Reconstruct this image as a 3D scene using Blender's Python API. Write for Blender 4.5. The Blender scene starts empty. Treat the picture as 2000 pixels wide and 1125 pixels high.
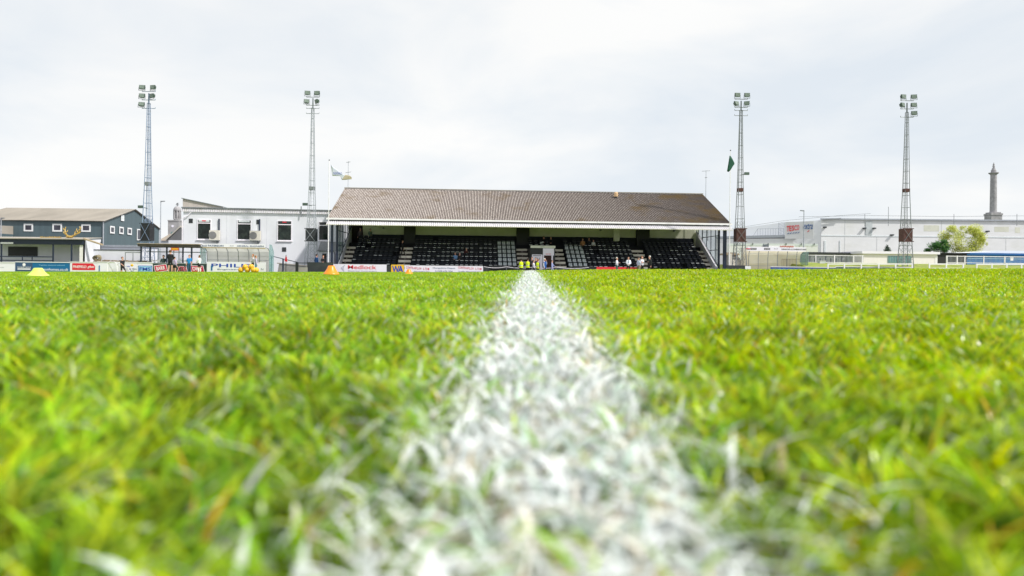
import bpy, bmesh, math, random
import numpy as np
from mathutils import Vector, Matrix
R = math.radians
rnd = random.Random(7); rng = np.random.default_rng(11)
C = bpy.context.scene.collection
sc = bpy.context.scene

# ------------------------------------------------------------------ camera
F = 1333.0; HX, HY = 1000.0, 528.0; ROLL = R(0.6)
cam = bpy.data.cameras.new('camera'); cam_o = bpy.data.objects.new('camera', cam); C.objects.link(cam_o)
cam.sensor_width = 36; cam.lens = 24.0; cam.clip_start = 0.01; cam.clip_end = 4000
cam.shift_y = -34.5 / 2000
cam.dof.use_dof = True; cam.dof.focus_distance = 16; cam.dof.aperture_fstop = 5.2
_c, _s = math.cos(ROLL), math.sin(ROLL)
cam_o.matrix_world = Matrix(((_c, -_s, 0, 0), (0, 0, -1, 0), (_s, _c, 0, 0), (0, 0, 0, 1)))
sc.camera = cam_o
sc.view_settings.view_transform = 'Standard'; sc.view_settings.look = 'None'
sc.view_settings.exposure = 0.12; sc.view_settings.gamma = 1.0
sc.cycles.max_bounces = 6; sc.cycles.diffuse_bounces = 3; sc.cycles.transparent_max_bounces = 8
sc.cycles.use_denoising = True

# ------------------------------------------------------------------ sky and sun
SUN_EL, SUN_AZ = 47, 118          # azimuth clockwise from the viewing direction (+Y)
w = bpy.data.worlds.new('World'); sc.world = w; w.use_nodes = True
nt = w.node_tree; N = nt.nodes; Lk = nt.links
bg = N['Background']
sky = N.new('ShaderNodeTexSky'); sky.sky_type = 'NISHITA'; sky.sun_disc = False
sky.sun_elevation = R(SUN_EL); sky.sun_rotation = R(SUN_AZ)
skm = N.new('ShaderNodeVectorMath'); skm.operation = 'SCALE'; skm.inputs['Scale'].default_value = 0.10
Lk.new(sky.outputs[0], skm.inputs[0])
tc = N.new('ShaderNodeTexCoord'); mp = N.new('ShaderNodeMapping'); mp.inputs['Scale'].default_value = (1.0, 1.0, 2.7)
mp.inputs['Location'].default_value = (0.35, 0.0, 0.25)
Lk.new(tc.outputs['Generated'], mp.inputs[0])
n1 = N.new('ShaderNodeTexNoise'); n1.inputs['Scale'].default_value = 2.3; n1.inputs['Detail'].default_value = 7; n1.inputs['Roughness'].default_value = .52
n1.inputs['Distortion'].default_value = .35
Lk.new(mp.outputs[0], n1.inputs['Vector'])
rp = N.new('ShaderNodeValToRGB')
rp.color_ramp.elements[0].position = .37; rp.color_ramp.elements[0].color = (0.74, 0.795, 0.85, 1)
rp.color_ramp.elements[1].position = .61; rp.color_ramp.elements[1].color = (0.92, 0.922, 0.915, 1)
e = rp.color_ramp.elements.new(.49); e.color = (0.83, 0.86, 0.885, 1)
Lk.new(n1.outputs[0], rp.inputs[0])
n2 = N.new('ShaderNodeTexNoise'); n2.inputs['Scale'].default_value = 1.1; n2.inputs['Detail'].default_value = 3
Lk.new(mp.outputs[0], n2.inputs['Vector'])
mr = N.new('ShaderNodeMapRange'); mr.inputs[1].default_value = .35; mr.inputs[2].default_value = .7; mr.inputs[3].default_value = .90; mr.inputs[4].default_value = 1.0
Lk.new(n2.outputs[0], mr.inputs[0])
mx = N.new('ShaderNodeMix'); mx.data_type = 'RGBA'
Lk.new(mr.outputs[0], mx.inputs['Factor']); Lk.new(skm.outputs[0], mx.inputs['A']); Lk.new(rp.outputs[0], mx.inputs['B'])
Lk.new(mx.outputs['Result'], bg.inputs['Color']); bg.inputs['Strength'].default_value = 1.0
sun = bpy.data.lights.new('sun', 'SUN'); sun.energy = 4.1; sun.angle = R(2.5); sun.color = (1.0, .955, .88)
so = bpy.data.objects.new('sun', sun); C.objects.link(so)
_az, _el = R(SUN_AZ), R(SUN_EL)
sdir = Vector((math.sin(_az) * math.cos(_el), math.cos(_az) * math.cos(_el), math.sin(_el)))
so.rotation_euler = (-sdir).to_track_quat('-Z', 'Y').to_euler(); so.location = (60, -20, 60)

# ------------------------------------------------------------------ geometry helpers
def ray(px, py):
    u, v = (px - HX) / F, -(py - HY) / F
    return u * _c - v * _s, u * _s + v * _c
def P(px, py, D):
    u, v = ray(px, py); return Vector((u * D, D, v * D))
def hor(px): return HY + (px - HX) * math.tan(ROLL)

class Wall:
    """vertical plane through two picture columns at given depths; local x along it, y away from the camera, z up"""
    def __init__(s, px0, D0, px1, D1, z=0.0):
        a, b = P(px0, HY, D0), P(px1, HY, D1)
        s.a = Vector((a.x, a.y, 0)); d = Vector((b.x - a.x, b.y - a.y, 0)); s.W = d.length; s.d = d.normalized()
        s.n = Vector((-s.d.y, s.d.x, 0)); s.z = z
    def L(s, px, py, y=0.0):
        u, v = ray(px, py); o = s.a + s.n * y
        t = (o.x * s.n.x + o.y * s.n.y) / (u * s.n.x + s.n.y)
        p = Vector((u * t, t, v * t)) - s.a
        return p.x * s.d.x + p.y * s.d.y, p.z - s.z
    def mat(s, off=(0, 0, 0)):
        o = s.a + s.d * off[0] + s.n * off[1]
        return Matrix(((s.d.x, s.n.x, 0, o.x), (s.d.y, s.n.y, 0, o.y), (0, 0, 1, s.z + off[2]), (0, 0, 0, 1)))

class MB:
    def __init__(s): s.v = []; s.f = []; s.m = []
    def face(s, pts, m=0):
        i = len(s.v); s.v += [tuple(p) for p in pts]; s.f.append(tuple(range(i, i + len(pts)))); s.m.append(m); return s
    def box(s, x0, x1, y0, y1, z0, z1, m=0):
        if x1 < x0: x0, x1 = x1, x0
        if y1 < y0: y0, y1 = y1, y0
        if z1 < z0: z0, z1 = z1, z0
        i = len(s.v)
        s.v += [(x0, y0, z0), (x1, y0, z0), (x1, y1, z0), (x0, y1, z0), (x0, y0, z1), (x1, y0, z1), (x1, y1, z1), (x0, y1, z1)]
        for q in ((0, 3, 2, 1), (4, 5, 6, 7), (0, 1, 5, 4), (1, 2, 6, 5), (2, 3, 7, 6), (3, 0, 4, 7)):
            s.f.append(tuple(i + k for k in q)); s.m.append(m)
        return s
    def tube(s, p, q, r, r2=None, n=6, m=0):
        p, q = Vector(p), Vector(q); r2 = r if r2 is None else r2
        d = (q - p); 
        if d.length < 1e-6: return s
        d.normalize(); a = d.orthogonal().normalized(); b = d.cross(a); i = len(s.v)
        for c, rr in ((p, r), (q, r2)):
            for k in range(n):
                t = 2 * math.pi * k / n; s.v.append(tuple(c + (a * math.cos(t) + b * math.sin(t)) * rr))
        for k in range(n):
            s.f.append((i + k, i + (k + 1) % n, i + n + (k + 1) % n, i + n + k)); s.m.append(m)
        s.f.append(tuple(i + k for k in range(n))[::-1]); s.m.append(m); s.f.append(tuple(i + n + k for k in range(n))); s.m.append(m)
        return s
    def line(s, pts, r, n=6, m=0):
        for p, q in zip(pts, pts[1:]): s.tube(p, q, r, n=n, m=m)
        return s
    def prism(s, poly, y0, y1, m=0, axis='y'):
        """polygon in (a,b), extruded; axis y: (a,y,b); axis x: (x,a,b); axis z: (a,b,z)"""
        f = {'y': lambda a, b, t: (a, t, b), 'x': lambda a, b, t: (t, a, b), 'z': lambda a, b, t: (a, b, t)}[axis]
        i = len(s.v); n = len(poly)
        s.v += [f(a, b, y0) for a, b in poly] + [f(a, b, y1) for a, b in poly]
        s.f.append(tuple(range(i, i + n))); s.m.append(m); s.f.append(tuple(range(i + n, i + 2 * n))[::-1]); s.m.append(m)
        for k in range(n):
            s.f.append((i + k, i + n + k, i + n + (k + 1) % n, i + (k + 1) % n)); s.m.append(m)
        return s
    def lathe(s, prof, c=(0, 0, 0), n=20, m=0):
        i = len(s.v)
        for r, z in prof:
            for k in range(n):
                t = 2 * math.pi * k / n; s.v.append((c[0] + r * math.cos(t), c[1] + r * math.sin(t), c[2] + z))
        for j in range(len(prof) - 1):
            for k in range(n):
                s.f.append((i + j * n + k, i + j * n + (k + 1) % n, i + (j + 1) * n + (k + 1) % n, i + (j + 1) * n + k)); s.m.append(m)
        s.f.append(tuple(i + k for k in range(n))[::-1]); s.m.append(m)
        e = i + (len(prof) - 1) * n; s.f.append(tuple(e + k for k in range(n))); s.m.append(m)
        return s
    def add(s, o, off=(0, 0, 0), rot=0.0, sc_=1.0, m=None):
        i = len(s.v); c, sn = math.cos(rot), math.sin(rot)
        s.v += [(off[0] + (x * c - y * sn) * sc_, off[1] + (x * sn + y * c) * sc_, off[2] + z * sc_) for x, y, z in o.v]
        s.f += [tuple(i + k for k in f) for f in o.f]; s.m += (o.m if m is None else [m] * len(o.m)); return s
    def mesh(s, name, mats, smooth=False):
        me = bpy.data.meshes.new(name); me.from_pydata(s.v, [], s.f)
        for mt in (mats if isinstance(mats, (list, tuple)) else [mats]): me.materials.append(mt)
        me.polygons.foreach_set('material_index', s.m)
        if smooth: me.polygons.foreach_set('use_smooth', [True] * len(s.f))
        me.update()
        bm = bmesh.new(); bm.from_mesh(me); bmesh.ops.recalc_face_normals(bm, faces=bm.faces); bm.to_mesh(me); bm.free()
        return me
    def build(s, name, mats, parent=None, smooth=False, label=None):
        o = bpy.data.objects.new(name, s.mesh(name, mats, smooth)); C.objects.link(o)
        if parent: o.parent = parent
        if label: o['label'] = label
        return o

def tag(o, label=None, cat=None, group=None, kind=None):
    if label: o['label'] = label
    if cat: o['category'] = cat
    if group: o['group'] = group
    if kind: o['kind'] = kind
    return o
def thing(name, label, cat, M=None, group=None):
    o = bpy.data.objects.new(name, None); C.objects.link(o); o.empty_display_size = .2
    if M is not None: o.matrix_world = M
    return tag(o, label, cat, group)
def at(x, y, z, rz=0.0, s=1.0): return Matrix.Translation((x, y, z)) @ Matrix.Rotation(rz, 4, 'Z') @ Matrix.Scale(s, 4)
def dup(root, M, label=None, group=None):
    r = root.copy(); C.objects.link(r); r.matrix_world = M
    if label: r['label'] = label
    if group: r['group'] = group
    for ch in root.children:
        c = ch.copy(); C.objects.link(c); c.parent = r
        for g in ch.children:
            d = g.copy(); C.objects.link(d); d.parent = c
    return r

# ------------------------------------------------------------------ materials
MATS = {}
def mat(name, col, rough=.6, var=.12, scale=3.0, metal=0.0, spec=.4, dirt_or_blotch=None, dirt_or_blotch_amt=.5, dirt_or_blotch_scale=.8, bump=0.0, stretch=(1, 1, 1), alpha=None, trans=0.0, emit=0.0, trl=0.0):
    if name in MATS: return MATS[name]
    m = bpy.data.materials.new(name); m.use_nodes = True; t = m.node_tree; n = t.nodes; l = t.links
    b = n['Principled BSDF']; b.inputs['Roughness'].default_value = rough; b.inputs['Metallic'].default_value = metal
    b.inputs['Specular IOR Level'].default_value = spec
    co = n.new('ShaderNodeTexCoord'); mpn = n.new('ShaderNodeMapping'); mpn.inputs['Scale'].default_value = stretch
    l.new(co.outputs['Object'], mpn.inputs[0])
    ns = n.new('ShaderNodeTexNoise'); ns.inputs['Scale'].default_value = scale; ns.inputs['Detail'].default_value = 6
    l.new(mpn.outputs[0], ns.inputs['Vector'])
    r = n.new('ShaderNodeMapRange'); r.inputs[1].default_value = .3; r.inputs[2].default_value = .7; r.inputs[3].default_value = 1 - var; r.inputs[4].default_value = 1 + var * .6
    l.new(ns.outputs[0], r.inputs[0])
    v = n.new('ShaderNodeVectorMath'); v.operation = 'SCALE'; v.inputs[0].default_value = col[:3]; l.new(r.outputs[0], v.inputs['Scale'])
    out = v.outputs[0]
    if dirt_or_blotch:
        n3 = n.new('ShaderNodeTexNoise'); n3.inputs['Scale'].default_value = dirt_or_blotch_scale; n3.inputs['Detail'].default_value = 8; n3.inputs['Roughness'].default_value = .65
        l.new(mpn.outputs[0], n3.inputs['Vector'])
        r3 = n.new('ShaderNodeMapRange'); r3.inputs[1].default_value = .5; r3.inputs[2].default_value = .72; r3.inputs[4].default_value = dirt_or_blotch_amt
        l.new(n3.outputs[0], r3.inputs[0])
        k = n.new('ShaderNodeMix'); k.data_type = 'RGBA'; l.new(r3.outputs[0], k.inputs['Factor']); l.new(out, k.inputs['A']); k.inputs['B'].default_value = (*dirt_or_blotch, 1)
        out = k.outputs['Result']
    l.new(out, b.inputs['Base Color'])
    if bump:
        bn = n.new('ShaderNodeBump'); bn.inputs['Strength'].default_value = bump; bn.inputs['Distance'].default_value = .02; l.new(ns.outputs[0], bn.inputs['Height']); l.new(bn.outputs[0], b.inputs['Normal'])
    if alpha is not None: b.inputs['Alpha'].default_value = alpha
    if trans: b.inputs['Transmission Weight'].default_value = trans
    if trl:
        tb_ = n.new('ShaderNodeBsdfTranslucent'); l.new(out, tb_.inputs['Color']); ms = n.new('ShaderNodeMixShader'); ms.inputs[0].default_value = trl; l.new(b.outputs[0], ms.inputs[1]); l.new(tb_.outputs[0], ms.inputs[2]); l.new(ms.outputs[0], n['Material Output'].inputs['Surface'])
    if emit:
        b.inputs['Emission Color'].default_value = (*col, 1); b.inputs['Emission Strength'].default_value = emit
    MATS[name] = m; return m

M_white = mat('white_paint', (.80, .81, .84), .55, .06, 1.2, dirt_or_blotch=(.62, .62, .62), dirt_or_blotch_amt=.35, dirt_or_blotch_scale=.5)
M_whiteb = mat('white_board', (.82, .79, .90), .35, .03, 2.0)
M_whiteg = mat('white_gloss', (.85, .82, .89), .3, .04, 2.0)
M_render = mat('white_render', (.74, .755, .82), .8, .06, .8, dirt_or_blotch=(.58, .60, .64), dirt_or_blotch_amt=.5, dirt_or_blotch_scale=.35, bump=.2, stretch=(1, 1, .5))
M_black = mat('black_paint', (.018, .02, .024), .45, .2, 4)
M_navy = mat('navy_paint', (.02, .03, .06), .4, .2, 4)
M_char = mat('charcoal_board', (.035, .04, .047), .6, .25, 2, dirt_or_blotch=(.08, .08, .08))
M_glass = mat('window_glass', (.012, .02, .018), .08, .7, 1.8, spec=.28, dirt_or_blotch=(.05, .07, .055), dirt_or_blotch_amt=.8, dirt_or_blotch_scale=1.6)  # green blotches paint curtains and reflections into the panes
M_galv = mat('galvanised_steel', (.42, .45, .50), .45, .2, 6, metal=.35)
M_galvd = mat('dull_steel', (.24, .26, .28), .5, .2, 6, metal=.3)
M_rust = mat('rusty_brown_mesh', (.10, .045, .04), .8, .3, 8)
M_cream = mat('cream_paint', (.74, .75, .60), .7, .08, 1, dirt_or_blotch=(.4, .42, .3), dirt_or_blotch_amt=.3)
M_tread = mat('pale_step', (.94, .88, .78), .7, .12, 2, dirt_or_blotch=(.4, .34, .28), dirt_or_blotch_amt=.5)
M_dtread = mat('dark_brown_step', (.035, .026, .02), .8, .3, 3)
M_conc = mat('concrete', (.36, .34, .31), .9, .2, 1.5, dirt_or_blotch=(.2, .19, .17), bump=.3)
M_blackplastic = mat('black_plastic', (.006, .009, .018), .5, .25, 6, spec=.22)
M_greyplastic = mat('grey_plastic', (.10, .13, .145), .4, .15, 5)
M_padwhite = mat('pale_pad', (.66, .71, .74), .5, .1, 6)
M_tick = mat('pale_lip_highlight', (.80, .83, .85), .4, .3, 9)  # near-white, paints the sky highlight on the seat lips
M_red = mat('red_paint', (.70, .02, .04), .4, .08, 3)
M_dkred = mat('crimson_paint', (.55, .02, .07), .4, .08, 3)
M_blue = mat('blue_ink', (.015, .06, .42), .4, .05, 3)
M_teal = mat('teal_blue_board', (.005, .13, .33), .35, .06, 2)
M_slate = mat('slate_blue_board', (.04, .085, .19), .4, .06, 2)
M_ltblue = mat('light_blue_paint', (.30, .55, .80), .4, .06, 2)
M_yellow = mat('yellow_paint', (.85, .50, .03), .4, .08, 3)
M_ink = mat('black_ink', (.03, .03, .035), .5, .1, 3)
M_grey = mat('grey_ink', (.18, .20, .24), .5, .1, 3)
M_shed = mat('slate_grey_cladding', (.085, .125, .145), .55, .10, .6, stretch=(4, 4, .2))
M_shedr = mat('weathered_grey_sheet', (.36, .33, .29), .8, .12, .5, dirt_or_blotch=(.24, .22, .19), dirt_or_blotch_amt=.6, dirt_or_blotch_scale=.35, stretch=(1, .3, 1))
M_perspex = mat('cloudy_perspex', (.82, .80, .72), .35, .12, 1.2, dirt_or_blotch=(.62, .56, .42), dirt_or_blotch_amt=.35, dirt_or_blotch_scale=1.2, trl=.4, alpha=.55)
M_perspex2 = mat('yellowed_perspex', (.90, .82, .62), .35, .12, .8, dirt_or_blotch=(.85, .83, .74), dirt_or_blotch_amt=.7, dirt_or_blotch_scale=.35, trl=.45, alpha=.7)
M_sglass = mat('screen_glass', (.25, .48, .48), .15, .25, 1.5, alpha=.5, spec=.7)
M_store = mat('pale_wall_panel', (.74, .75, .775), .6, .06, .25, dirt_or_blotch=(.56, .57, .53), dirt_or_blotch_amt=.75, dirt_or_blotch_scale=.12, stretch=(1, 1, 2))
M_store2 = mat('pale_store_cladding', (.80, .82, .85), .55, .05, .3)
M_stone = mat('grey_stone', (.36, .355, .37), .9, .3, .6, dirt_or_blotch=(.25, .24, .25))
M_skin = mat('skin', (.62, .34, .26), .6, .05, 10)
M_ballY = mat('yellow_ball', (.90, .45, .02), .35, .15, 9, dirt_or_blotch=(.85, .62, .2), dirt_or_blotch_scale=8)
M_seatgrey = M_greyplastic
M_wood = mat('weathered_timber', (.42, .33, .22), .8, .2, 3)
M_gold = mat('gold_paint', (.45, .30, .07), .45, .25, 4)
M_sign_o = mat('orange_sign', (.75, .17, .03), .5, .1, 4)
M_cblue = mat('blue_container', (.01, .16, .50), .5, .15, .8, dirt_or_blotch=(.05, .3, .55), dirt_or_blotch_amt=.5)
M_teald = mat('teal_window', (.13, .33, .36), .3, .25, 1.5)
M_corr = mat('translucent_white_sheet', (.82, .80, .86), .5, .08, 2, dirt_or_blotch=(.64, .6, .5), dirt_or_blotch_amt=.35, dirt_or_blotch_scale=1.5, trl=.3)

def fit_text(parent, s, wall, x0, x1, yt, yb, m, y=-.004, shear=0, off=0.0, name='lettering', ext=.004):
    cu = bpy.data.curves.new('t', 'FONT'); cu.body = s; cu.extrude = ext; cu.shear = shear; cu.offset = off * .4; cu.resolution_u = 3
    ob = bpy.data.objects.new('t', cu); C.objects.link(ob)
    dg = bpy.context.evaluated_depsgraph_get(); me = bpy.data.meshes.new_from_object(ob.evaluated_get(dg))
    bpy.data.objects.remove(ob); bpy.data.curves.remove(cu)
    n = len(me.vertices); a = np.zeros(n * 3); me.vertices.foreach_get('co', a); a = a.reshape(-1, 3)
    mn, mxx = a.min(0), a.max(0)
    l0, zt = wall.L(x0, yt, y); l1, zb = wall.L(x1, yb, y)
    u = (a[:, 0] - mn[0]) / (mxx[0] - mn[0]); v = (a[:, 1] - mn[1]) / (mxx[1] - mn[1])
    b = np.empty_like(a); b[:, 0] = l0 + u * (l1 - l0); b[:, 2] = zb + v * (zt - zb); b[:, 1] = y - a[:, 2] 
    me.vertices.foreach_set('co', b.ravel()); me.materials.clear(); me.materials.append(m); me.update()
    o = bpy.data.objects.new(name, me); C.objects.link(o); o.parent = parent; return o

def rect(mb, wall, x0, x1, yt, yb, y0=0.0, y1=.05, m=0, z0=None, ref=None):
    ry = y0 if ref is None else ref
    a, zt = wall.L(x0, yt, ry); b, zb = wall.L(x1, yb, ry)
    zm = wall.L(x0, yb, ry)[1]; zb = (zb + zm) / 2; zt = (zt + wall.L(x1, yt, ry)[1]) / 2
    if z0 is not None: zb = z0
    return mb.box(a, b, y0, y1, zb, zt, m)

# ------------------------------------------------------------------ ground
def smooth(a, b, x): t = np.clip((x - a) / (b - a), 0, 1); return t * t * (3 - 2 * t)
def soil(x, y):
    x = np.asarray(x, float); y = np.asarray(y, float)
    yy = np.clip(y, 0, 62); xx = np.clip(x, -60, 60)
    ry = 1 - np.exp(-np.maximum(y, -1) / .5)
    f = -.112 + ry * (.022 + .028 * np.exp(-yy / 5)) - .0015 * yy + .009 * xx * np.clip(np.abs(yy) / 6, .25, 1)
    A = smooth(-1.3, .1, x) * (.074 + .0055 * np.clip(x, 0, 6))
    A = A * np.exp(-((y - 6.6) / 3.3) ** 2)
    und = .004 * np.sin(x * 1.7 + y * .9) * np.sin(y * 1.3 - x * .6) * smooth(.3, 2, y)
    return f + A + und
def grid_mesh(name, xs, ys, zf, m, kind='structure'):
    X, Y = np.meshgrid(xs, ys); Z = zf(X, Y); nx, ny = len(xs), len(ys)
    v = np.stack([X, Y, Z], -1).reshape(-1, 3)
    i = (np.arange(ny - 1)[:, None] * nx + np.arange(nx - 1)[None]).ravel()
    f = np.stack([i, i + 1, i + nx + 1, i + nx], -1)
    me = bpy.data.meshes.new(name); me.from_pydata(v.tolist(), [], f.tolist()); me.materials.append(m)
    me.polygons.foreach_set('use_smooth', [True] * len(f)); me.update()
    o = bpy.data.objects.new(name, me); C.objects.link(o); tag(o, kind=kind); return o
def soil_mat():
    m = bpy.data.materials.new('turf_soil'); m.use_nodes = True; n = m.node_tree.nodes; l = m.node_tree.links
    b = n['Principled BSDF']; b.inputs['Roughness'].default_value = .95; b.inputs['Specular IOR Level'].default_value = .1
    g = n.new('ShaderNodeNewGeometry'); a = n.new('ShaderNodeTexNoise'); a.inputs['Scale'].default_value = 60; a.inputs['Detail'].default_value = 5
    l.new(g.outputs['Position'], a.inputs['Vector'])
    r = n.new('ShaderNodeValToRGB'); r.color_ramp.elements[0].color = (.11, .20, .004, 1); r.color_ramp.elements[1].color = (.27, .40, .008, 1)
    r.color_ramp.elements[0].position = .35; r.color_ramp.elements[1].position = .65
    l.new(a.outputs[0], r.inputs[0]); l.new(r.outputs[0], b.inputs['Base Color']); return m
M_soil = soil_mat()
xs = np.unique(np.concatenate([np.arange(-56, -10, 1.0), np.arange(-10, 10, .12), np.arange(10, 56, 1.0)]))
ys = np.unique(np.concatenate([np.arange(-6, 0, .5), np.arange(0, 14, .12), np.arange(14, 60, 1.0), [60.]]))
grid_mesh('pitch', xs, ys, soil, M_soil)
M_tar = mat('worn_tarmac', (.17, .165, .155), .9, .25, .8, dirt_or_blotch=(.24, .23, .2), bump=.2)
def gfun(x, y): return soil(x, np.clip(y, 30, 62)) - .05 - .25 * (y < 59)
grid_mesh('ground', np.concatenate([[-1500, -600, -200], np.arange(-100, 101, 5.), [200, 600, 1500]]), np.concatenate([[-200, -50], np.arange(-10, 130, 4.), [200, 400, 900, 2500]]), gfun, M_tar)
def gz(x, y): return float(gfun(np.array(x), np.array(y))) if y > 59 else float(soil(x, y))

# ------------------------------------------------------------------ grass
def leaf_mat(name, rough=.38, trans=.35, spec=.5):
    m = bpy.data.materials.new(name); m.use_nodes = True; n = m.node_tree.nodes; l = m.node_tree.links
    b = n['Principled BSDF']; b.inputs['Roughness'].default_value = rough; b.inputs['Specular IOR Level'].default_value = spec
    a = n.new('ShaderNodeAttribute'); a.attribute_name = 'col'; l.new(a.outputs['Color'], b.inputs['Base Color'])
    t = n.new('ShaderNodeBsdfTranslucent'); l.new(a.outputs['Color'], t.inputs['Color'])
    x = n.new('ShaderNodeMixShader'); x.inputs[0].default_value = trans
    l.new(b.outputs[0], x.inputs[1]); l.new(t.outputs[0], x.inputs[2]); l.new(x.outputs[0], n['Material Output'].inputs['Surface']); return m
M_leaf = leaf_mat('grass_blade', .26, .42, .30); M_paintleaf = leaf_mat('painted_grass_blade', .6, .15, .3)

def blades(x, y, h, wd, lean, az, segs, colb, colt, z=None):
    """strips of blades: returns verts, tris, vertex colours"""
    n = len(x); z = soil(x, y) if z is None else z
    fa = rng.uniform(0, 2 * np.pi, n)                   # facing of the blade's flat side
    rows = []; cols = []
    for k in range(segs + 1):
        t = k / segs
        off = lean * h * t ** 1.8; zz = h * (t - .35 * lean * t ** 2.2)
        cx, cy, cz = x + np.cos(az) * off, y + np.sin(az) * off, z + zz
        ww = wd * .5 * (1 - t ** 2.2) if k < segs else None
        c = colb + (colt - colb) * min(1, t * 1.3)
        if k < segs:
            ux, uy = np.cos(fa) * ww, np.sin(fa) * ww
            rows += [np.stack([cx - ux, cy - uy, cz], -1), np.stack([cx + ux, cy + uy, cz], -1)]; cols += [c, c]
        else:
            rows.append(np.stack([cx, cy, cz], -1)); cols.append(c)
    nv = len(rows); V = np.stack(rows, 1).reshape(-1, 3); K = np.stack(cols, 1).reshape(-1, 3)
    tr = []
    for k in range(segs - 1):
        a = 2 * k; tr += [(a, a + 1, a + 3), (a, a + 3, a + 2)]
    a = 2 * (segs - 1); tr.append((a, a + 1, a + 2))
    T = (np.array(tr)[None] + (np.arange(n) * nv)[:, None, None]).reshape(-1, 3)
    return V, T, K
def tri_object(name, parts, m):
    Vs, Ts, Ks = [], [], []; o = 0
    for V, T, K in parts: Vs.append(V); Ts.append(T + o); Ks.append(K); o += len(V)
    V = np.concatenate(Vs).astype(np.float32); T = np.concatenate(Ts).astype(np.int32); K = np.concatenate(Ks)
    me = bpy.data.meshes.new(name); me.vertices.add(len(V)); me.vertices.foreach_set('co', V.ravel())
    me.loops.add(T.size); me.loops.foreach_set('vertex_index', T.ravel()); me.polygons.add(len(T))
    me.polygons.foreach_set('loop_start', np.arange(0, T.size, 3, dtype=np.int32)); 
    at_ = me.attributes.new('col', 'FLOAT_COLOR', 'POINT'); at_.data.foreach_set('color', np.concatenate([K, np.ones((len(K), 1))], 1).astype(np.float32).ravel())
    me.polygons.foreach_set('use_smooth', np.ones(len(T), bool))
    me.materials.append(m); me.update(calc_edges=True); me.validate()
    ob = bpy.data.objects.new(name, me); C.objects.link(ob); return ob
def linex(y): return .0115 + .025 * y
def patch(x, y, f, seed):
    return (np.sin(x * f + seed) * np.sin(y * f * .8 + seed * 2.1) + np.sin(x * f * 2.3 + y * f * 1.7 + seed) * .6) / 1.6
PAL = np.array([[.32, .58, .001], [.44, .68, .001], [.62, .80, .002], [.14, .38, .003], [.74, .82, .01]])
TUFT = rng.random((4, 4096))
def tuft(x, y, c=.022):
    xx = x + .3 * c * np.sin(y * 190); yy = y + .3 * c * np.sin(x * 170 + 1)
    return (np.floor(xx / c).astype(int) * 73 + np.floor(yy / (c * 1.2)).astype(int) * 179) % 4096
def grass_cols(x, y):
    n = len(x); r = rng.random(n)
    idx = rng.choice(5, n, p=[.26, .31, .24, .12, .07]); c = PAL[idx] * rng.uniform(.75, 1.2, (n, 1))
    right = smooth(-.05, .25, (x - linex(y)) )
    c = c * (1 + right[:, None] * np.array([[.20, .06, -.3]]))      # mown the other way: yellower
    c = c + (1 - right)[:, None] * np.array([[.0, .01, .022]])
    p1 = patch(x, y, 9, 1.3); p2 = patch(x, y, 2.6, 4.2); tf = tuft(x, y)
    c = c * (.56 + .94 * TUFT[0][tf])[:, None] * np.array([[.93, .92, .7]]) * (1 + np.array([[.26, 0, 0]]) * (TUFT[1][tf] - .62)[:, None])
    c *= (1 + .20 * p1 + .13 * p2)[:, None]
    dry = r < .022 + .04 * np.clip(p1 * .5 + p2, 0, 1); c[dry] = np.array([.80, .50, .04]) * rng.uniform(.7, 1.2, (dry.sum(), 1))
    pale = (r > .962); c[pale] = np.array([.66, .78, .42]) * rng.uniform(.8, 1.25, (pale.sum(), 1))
    fleck = (rng.random(n) < .09 * np.exp(-(np.abs(x - linex(y)) - .058) / .05) + .007); c[fleck] = np.array([.82, .84, .84])  # stray line paint, plus scattered white blades painted as sun glints
    return np.clip(c, 0, .95)
def scatter(y0, y1, dens, fan, x_hi=None, x_lo=None):
    ymax = y1; xm = fan(ymax); A = 2 * xm * (y1 - y0); n = int(A * dens)
    x = rng.uniform(-xm, xm, n); y = rng.uniform(y0, y1, n); k = np.abs(x) < fan(y)
    if x_hi is not None: k &= x < x_hi
    if x_lo is not None: k &= x > x_lo
    k &= np.abs(x - linex(y)) > .058
    return x[k], y[k]
fan = lambda y: 1.3 + .90 * np.maximum(y, 0)
def zone(x, y, hlo, hhi, wlo, whi, segs, lean=(.2, .9)):
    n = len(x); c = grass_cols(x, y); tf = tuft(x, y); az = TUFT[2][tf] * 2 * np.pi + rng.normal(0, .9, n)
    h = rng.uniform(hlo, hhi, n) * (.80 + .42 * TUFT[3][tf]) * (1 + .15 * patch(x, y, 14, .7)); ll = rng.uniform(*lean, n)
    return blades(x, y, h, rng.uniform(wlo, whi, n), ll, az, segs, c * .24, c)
G = []
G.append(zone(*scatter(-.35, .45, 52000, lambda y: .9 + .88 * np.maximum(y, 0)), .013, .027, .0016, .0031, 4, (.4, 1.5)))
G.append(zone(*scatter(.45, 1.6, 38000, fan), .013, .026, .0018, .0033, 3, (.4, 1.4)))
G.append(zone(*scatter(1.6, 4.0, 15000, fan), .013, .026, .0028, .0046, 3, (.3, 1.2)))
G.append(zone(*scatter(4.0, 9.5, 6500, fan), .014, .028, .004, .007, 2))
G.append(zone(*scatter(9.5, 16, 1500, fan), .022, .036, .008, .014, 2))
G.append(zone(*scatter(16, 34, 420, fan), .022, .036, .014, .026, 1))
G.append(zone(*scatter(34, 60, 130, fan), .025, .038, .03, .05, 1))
go = tri_object('grass', G, M_leaf); tag(go, 'bright green mown grass covering the football pitch', 'grass', kind='stuff')

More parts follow.
